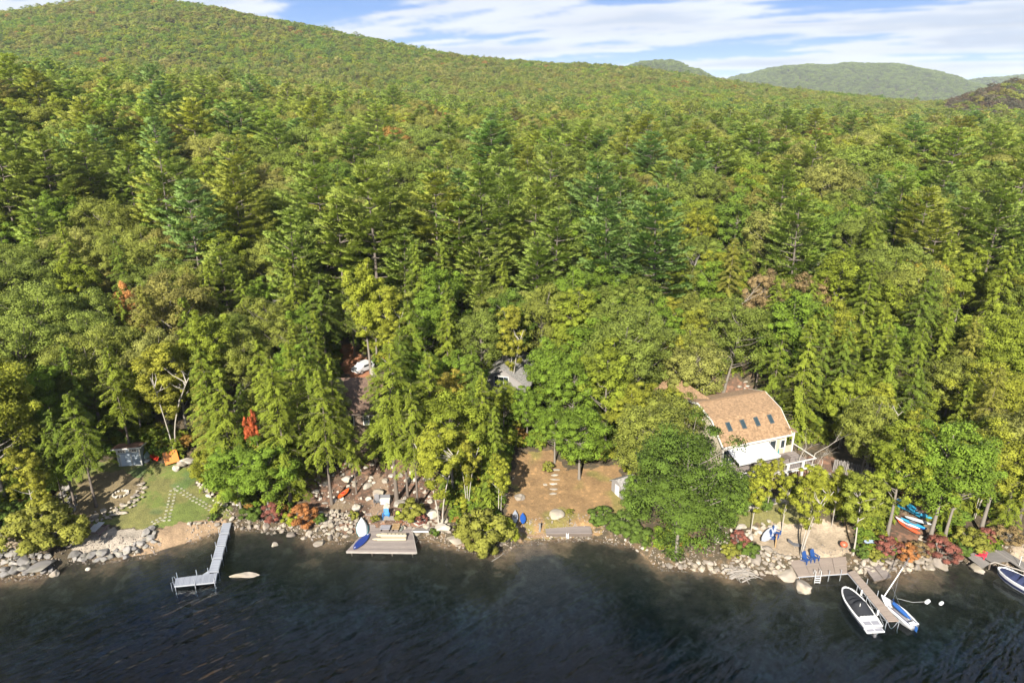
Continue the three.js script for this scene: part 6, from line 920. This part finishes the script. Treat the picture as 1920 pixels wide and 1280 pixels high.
{ // picket fence beyond the house
  const A = G(1562, 884), B = G(1640, 902), n = 27, t = thing('picket_fence', 'dark weathered picket fence behind the birches', 'fence', [A[0], 0, A[2]]), R = rng(66); for (let i = 0; i < n; i++) { const u = i / (n - 1), x = (B[0] - A[0]) * u, z = (B[2] - A[2]) * u, y = ground(A[0] + x, A[2] + z), h = 1.9 + R() * 0.2, m = part('picket', box(0.13, h, 0.05, 0, h / 2 - 0.1, 0), M6.deckOld[i % 3], t); m.position.set(x, y, z); m.rotation.y = heading(A, B); m.rotation.z = (R() - 0.5) * 0.04; } for (const h of [0.5, 1.4]) part('rail', rod([0, ground(A[0], A[2]) + h, -0.06], [B[0] - A[0], ground(B[0], B[2]) + h, B[2] - A[2] - 0.06], 0.05, 5), M6.woodDark, t);
}
// ---------------------------------------------------------------- seats, tables and small things on the shore
function gardenChair(label, x, y, z, turn, mat, group) {   // wide-armed slatted chair, faces local +z
  const t = thing('garden_chair', label, 'garden chair', [x, y, z], turn, group); for (let i = 0; i < 5; i++) { const m = part('back_slat', box(0.11, 0.95 - Math.abs(i - 2) * 0.08, 0.025), mat, t); m.position.set((i - 2) * 0.125, 0.72, -0.36); m.rotation.x = -0.38; } for (let i = 0; i < 5; i++) part('seat_slat', box(0.6, 0.025, 0.095, 0, 0.34 - i * 0.02 * -1, -0.2 + i * 0.115), mat, t); for (const s of [-1, 1]) { part('arm', box(0.14, 0.03, 0.8, s * 0.38, 0.58, 0.02, 0.01), mat, t); part('front_leg', box(0.04, 0.58, 0.1, s * 0.34, 0.29, 0.34), mat, t); const r = part('rear_leg', box(0.04, 0.1, 0.95), mat, t); r.position.set(s * 0.31, 0.24, -0.08); r.rotation.x = -0.28; } return t;
}
const blueP = plastic(0.012, 0.05, 0.18), redP = plastic(0.5, 0.03, 0.06), brownW = wood(0.16, 0.12, 0.08);
{ const p = onPlane(1512, 1054, 0.82), q = onPlane(1527, 1050, 0.82); gardenChair('navy garden chair on the tan dock, closer to the dock corner', p[0], 0.82, p[2], 0.5, blueP); gardenChair('navy garden chair on the tan dock, farther from the dock corner', q[0], 0.82, q[2], 0.5, blueP); }
{ const g = G(1451, 1012), h = G(1460, 1010); gardenChair('blue garden chair on the sand next to the grey canoe', g[0], g[1], g[2], 0.9, blueP); gardenChair('blue garden chair on the sand behind the one by the canoe', h[0], h[1], h[2] - 0.6, 0.9, blueP); const k = G(1454, 1026); const t = thing('wooden_post', 'leaning orange wooden post beside the blue beach chairs', 'post', k); part('shaft', rod([0, -0.2, 0], [0.05, 1.6, -0.15], 0.09, 6), M6.woodNew, t); part('cap', box(0.24, 0.06, 0.24, 0.05, 1.62, -0.15, 0.02), M6.rust, t); }
{ const p = onPlane(1841, 1044, 0.75); gardenChair('red garden chair on the grey walkway', p[0], 0.75, p[2], 0.7, redP); }
{ const a = G(12, 1018), b = G(32, 1026); gardenChair('brown garden chair on the sand above the stone pile, nearer the white rocks', a[0], a[1], a[2], 0.4, brownW); gardenChair('brown garden chair beside the round shrub above the stone pile', b[0], b[1], b[2], -0.3, brownW); }
{ const g = G(1497, 1026), t = thing('sun_lounger', 'dark sun lounger on the sand behind the birch stems', 'sun lounger', g, -0.35); part('seat', box(1.3, 0.05, 0.6, 0.1, 0.3, 0, 0.02), M6.steelDark, t); const b = part('backrest', box(0.75, 0.05, 0.6, 0, 0, 0, 0.02), M6.steelDark, t); b.position.set(-0.85, 0.52, 0); b.rotation.z = -0.6; for (const [x, z] of [[-0.4, 0.25], [-0.4, -0.25], [0.65, 0.25], [0.65, -0.25]]) part('leg', box(0.04, 0.3, 0.04, x, 0.15, z), M6.metal, t); }
{ const g = G(1581, 1030), t = thing('kettle_grill', 'rust-red kettle on three legs at the edge of the sand', 'grill', g); const b = part('bowl', new THREE.SphereGeometry(0.42, 16, 10), plastic(0.42, 0.09, 0.045), t); b.position.y = 0.72; b.scale.y = 0.8; for (let i = 0; i < 3; i++) { const a = i * 2.09; part('leg', rod([Math.cos(a) * 0.2, 0.5, Math.sin(a) * 0.2], [Math.cos(a) * 0.4, 0, Math.sin(a) * 0.4], 0.02, 5), M6.steelDark, t); } part('handle', box(0.2, 0.04, 0.04, 0, 1.08, 0, 0.01), M6.black, t); }
{ // picnic table on the sand
  const A = G(177, 1004), B = G(189, 991), t = thing('picnic_table', 'picnic table with a grey top on the walled sand', 'picnic table', [(A[0] + B[0]) / 2, Math.min(A[1], B[1]), (A[2] + B[2]) / 2], heading(A, B)), tm = wood(0.50, 0.52, 0.56), bm = wood(0.20, 0.14, 0.14); for (let i = 0; i < 5; i++) part('top_plank', box(1.9, 0.045, 0.145, 0, 0.76, (i - 2) * 0.155), tm, t); for (const s of [-1, 1]) { for (const k of [0, 1]) part('bench_plank', box(1.9, 0.045, 0.14, 0, 0.45, s * (0.72 + k * 0.15)), s > 0 ? bm : tm, t); for (const e of [-1, 1]) part('leg', rod([e * 0.65, 0.74, s * 0.2], [e * 0.65, 0, s * 0.72], 0.045, 5), bm, t); } for (const e of [-1, 1]) part('cross_bar', box(0.08, 0.08, 1.7, e * 0.65, 0.40, 0), bm, t); }
{ // storage chest and seat under the hemlocks
  const g = G(722, 944), t = thing('storage_chest', 'pale grey storage chest with a dark back among the pale rocks', 'chest', g, 0.05); part('body', box(1.2, 0.55, 0.6, 0, 0.3, 0, 0.03), std([0.36, 0.35, 0.33], 0.8), t); part('lid', box(1.26, 0.06, 0.66, 0, 0.6, 0, 0.02), std([0.46, 0.45, 0.42], 0.8), t); part('back_panel', box(1.26, 0.5, 0.08, 0, 0.86, -0.34, 0.02), M6.steelDark, t); for (const s of [-1, 1]) part('handle', box(0.03, 0.06, 0.2, s * 0.62, 0.4, 0), M6.steelDark, t); const k = G(707, 945); gardenChair('charcoal garden chair left of the storage chest', k[0], k[1], k[2], 0.2, M6.steelDark); }
// things stored on the wooden deck
{ const dk = 0.76; const tube = (l, x0, y0, x1, y1, r, holes) => { const A = onPlane(x0, y0, dk + r), B = onPlane(x1, y1, dk + r), L = Math.hypot(A[0] - B[0], A[2] - B[2]), t = thing('plastic_float', l, 'float', [A[0], dk, A[2]], heading(A, B)); part('body', box(L, r * 1.5, r * 2, L / 2, r * 0.76, 0, r * 0.6), M6.beige, t); part('tip', limb([[0.05, r * 0.7, 0], [-0.25, r * 0.75, 0], [-0.5, r * 0.85, 0]], [r * 0.85, r * 0.7, r * 0.3], 8), M6.beige, t); for (let i = 0; i < holes; i++) { const h = part('socket', new THREE.CylinderGeometry(0.075, 0.075, 0.04, 12), M6.black, t); h.position.set(L * (0.28 + i * 0.14), r * 1.51, 0.02); } return t; };
  tube('long beige plastic float with dark sockets on the deck', 713, 1002, 763, 1003, 0.3, 6); tube('slim beige plastic float in front of the one with sockets', 706, 1010, 762, 1009.5, 0.2, 0);
  const slats = (l, x0, y0, x1, y1, n, mat, cat) => { const A = onPlane(x0, y1, dk), B = onPlane(x1, y0, dk), t = thing('slatted_bench', l, cat, [(A[0] + B[0]) / 2, dk, (A[2] + B[2]) / 2]), w = Math.abs(B[0] - A[0]), d = Math.abs(B[2] - A[2]); for (let i = 0; i < n; i++) part('slat', box(w, 0.05, d / n * 0.6, 0, 0.32, -d / 2 + d * (i + 0.5) / n), mat, t); for (const s of [-1, 1]) part('leg_frame', box(0.06, 0.3, d, s * (w / 2 - 0.1), 0.15, 0), M6.woodDark, t); return t; };
  slats('grey slatted bench folded on the deck', 712, 988, 733, 997, 3, M6.pad, 'bench'); slats('yellow pine slatted bench on the deck', 734, 985, 751, 997, 4, M6.woodNew, 'bench'); slats('red-brown slatted crate at the back of the deck', 742, 974, 757, 984, 5, M6.rust, 'crate');
  const p = onPlane(754, 992, dk), r = solo('rolled_mat', limb([[0, 0.12, -0.5], [0, 0.12, 0], [0, 0.12, 0.5]], [0.14, 0.15, 0.14], 12), std([0.13, 0.14, 0.12], 0.9), 'dark rolled mat beside the yellow bench on the deck', 'mat', [p[0], dk, p[2]], -0.3);
  const wb = onPlane(735, 980, dk), st = thing('wooden_table', 'pale wooden work table behind the deck', 'table', [wb[0], 0.7, wb[2]], 0); part('table_top', box(1.9, 0.05, 0.8, 0, 0.75, 0, 0.02), M6.woodPale, st); for (const [x, z] of [[-0.8, -0.3], [0.8, -0.3], [-0.8, 0.3], [0.8, 0.3]]) part('leg', box(0.06, 0.75, 0.06, x, 0.37, z), M6.woodDark, st);
  const lp = G(746, 965), disc = thing('beach_ball', 'lime green ball behind the deck', 'ball', [lp[0], lp[1] + 0.25, lp[2]]); part('ball', new THREE.SphereGeometry(0.26, 16, 12), plastic(0.38, 0.65, 0.03), disc); part('valve', new THREE.CylinderGeometry(0.02, 0.02, 0.03, 8), M6.white, disc).position.y = 0.26;
  const bc = G(724, 972); gardenChair('bright blue low chair on the pale rock behind the deck', bc[0], bc[1], bc[2], 0.1, plastic(0.012, 0.14, 0.36)); const gb = G(713, 974), hg = thing('hanging_chair_frame', 'dark curved metal frame behind the deck', 'frame', gb); part('hoop', limb([[-0.4, 0, 0], [-0.3, 0.9, 0], [0.1, 1.3, 0], [0.35, 1.0, 0]], [0.05, 0.05, 0.04, 0.03], 6), M6.steelDark, hg); part('foot', box(0.9, 0.05, 0.6, 0, 0.03, 0, 0.02), M6.steelDark, hg);
  const a = onPlane(772, 993, 0.7), b = onPlane(804, 993, 0.7), pw = thing('gangplank', 'narrow grey gangplank on the right of the deck', 'gangplank', [a[0], 0.7, a[2]], heading(a, b)); const lw = Math.hypot(b[0] - a[0], b[2] - a[2]); for (let i = 0; i < 3; i++) part('plank', box(lw, 0.06, 0.2, lw / 2, 0, (i - 1) * 0.21), M6.deckOld[1], pw); part('edge', box(lw, 0.12, 0.06, lw / 2, -0.01, 0.36), M6.white, pw); for (const x of [0.2, lw - 0.2]) part('foot', box(0.1, 0.8, 0.5, x, -0.43, 0), M6.woodDark, pw);
}
{ // beam, post and small things by the planked deck
  const a = onPlane(966, 992, 0.55), b = onPlane(1012, 993, 0.5), t = thing('log_beam', 'long pale log lying on the sand edge by the blue kayaks', 'log', [a[0], 0, a[2]]); part('log', limb([[0, 0.55, 0], [(b[0] - a[0]) / 2, 0.5, 0.1], [b[0] - a[0], 0.5, b[2] - a[2]]], [0.13, 0.14, 0.12], 8), M6.log, t); for (const u of [0.15, 0.8]) part('support', box(0.3, 0.6, 0.3, (b[0] - a[0]) * u, 0.15, (b[2] - a[2]) * u), M6.woodDark, t);
  const p = onPlane(1012, 1001, 0.1), q = thing('mooring_post', 'grey post between the log and the planked deck', 'post', [p[0], 0, p[2]]); part('shaft', box(0.22, 2.0, 0.22, 0, 0.6, 0, 0.03), M6.deckOld[0], q); part('crossbar', box(1.0, 0.12, 0.12, 0.6, 0.35, 0.05), M6.deckOld[1], q);
  const u = onPlane(1068, 983, 0.64), s = thing('parasol_stand', 'black parasol stand left on the planked deck', 'parasol stand', [u[0], 0.63, u[2]]); part('disc', new THREE.CylinderGeometry(0.3, 0.33, 0.1, 20), M6.black, s).position.y = 0.05; part('tube', rod([0, 0.1, 0], [0, 0.75, 0], 0.04), M6.black, s);
  const l = onPlane(1064, 1001, 0.55), w = thing('boarding_ladder', 'white boarding ladder on the front of the planked deck', 'ladder', [l[0], 0, l[2] + 0.08]); for (const x of [-0.12, 0.12]) part('side', box(0.07, 1.0, 0.07, x, 0.2, 0), M6.white, w); for (const y of [0, 0.25, 0.5]) part('rung', box(0.24, 0.05, 0.09, 0, y, 0), M6.white, w);
  const steps = thing('stone_steps', 'flight of pale stone slabs up the left of the clearing', 'steps', [0, 0, 0]); for (const [px, py] of [[1037, 926], [1039, 917], [1039, 907], [1039, 899], [1040, 891], [1041, 881]]) { const g = G(px, py), m = part('slab', ROCKS[(py | 0) % 7], rockMat.pale[(py | 0) % 3], steps); m.position.set(g[0], g[1] + 0.02, g[2]); m.scale.set(0.62, 0.16, 0.26); } const w2 = G(1025, 908); bigRock(1022, 909, 0.3, rockMat.pale, 'flat pale stone left of the stone steps', 0.6);
}
{ // driftwood heap at the waterline and a stick in the shallows
  const g = onPlane(1392, 1078, 0.1), t = thing('driftwood_heap', 'tangled heap of bleached driftwood roots at the waterline', 'driftwood', [g[0], 0, g[2]]), R = rng(31); for (let i = 0; i < 34; i++) { const a = (R() - 0.5) * 1.1 + (R() < 0.15 ? 1.4 : 0), x = (R() - 0.5) * 2.6, z = (R() - 0.5) * 1.7, l = lerp(0.9, 2.4, R()), y = 0.1 + R() * 0.5 - Math.abs(x) * 0.1, dx = Math.cos(a) * l / 2, dz = Math.sin(a) * l / 2; part('branch', limb([[x - dx, y - 0.05, z - dz], [x + (R() - 0.5) * 0.2, y + 0.15, z + (R() - 0.5) * 0.3], [x + dx, y - 0.05, z + dz]], [0.05 + R() * 0.05, 0.06, 0.025], 5), i % 3 ? M6.log : M6.woodPale, t); }
  const a = onPlane(922, 1052, 0.02), b = onPlane(946, 1036, 0.05); solo('driftwood_stick', limb([[0, 0, 0], [(b[0] - a[0]) * 0.5, 0.06, (b[2] - a[2]) * 0.5 + 0.1], [b[0] - a[0], 0.03, b[2] - a[2]]], [0.05, 0.045, 0.02], 5), M6.log, 'bleached stick floating off the waterside bush', 'driftwood', [a[0], 0, a[2]]);
}
renderer.render(scene, camera);
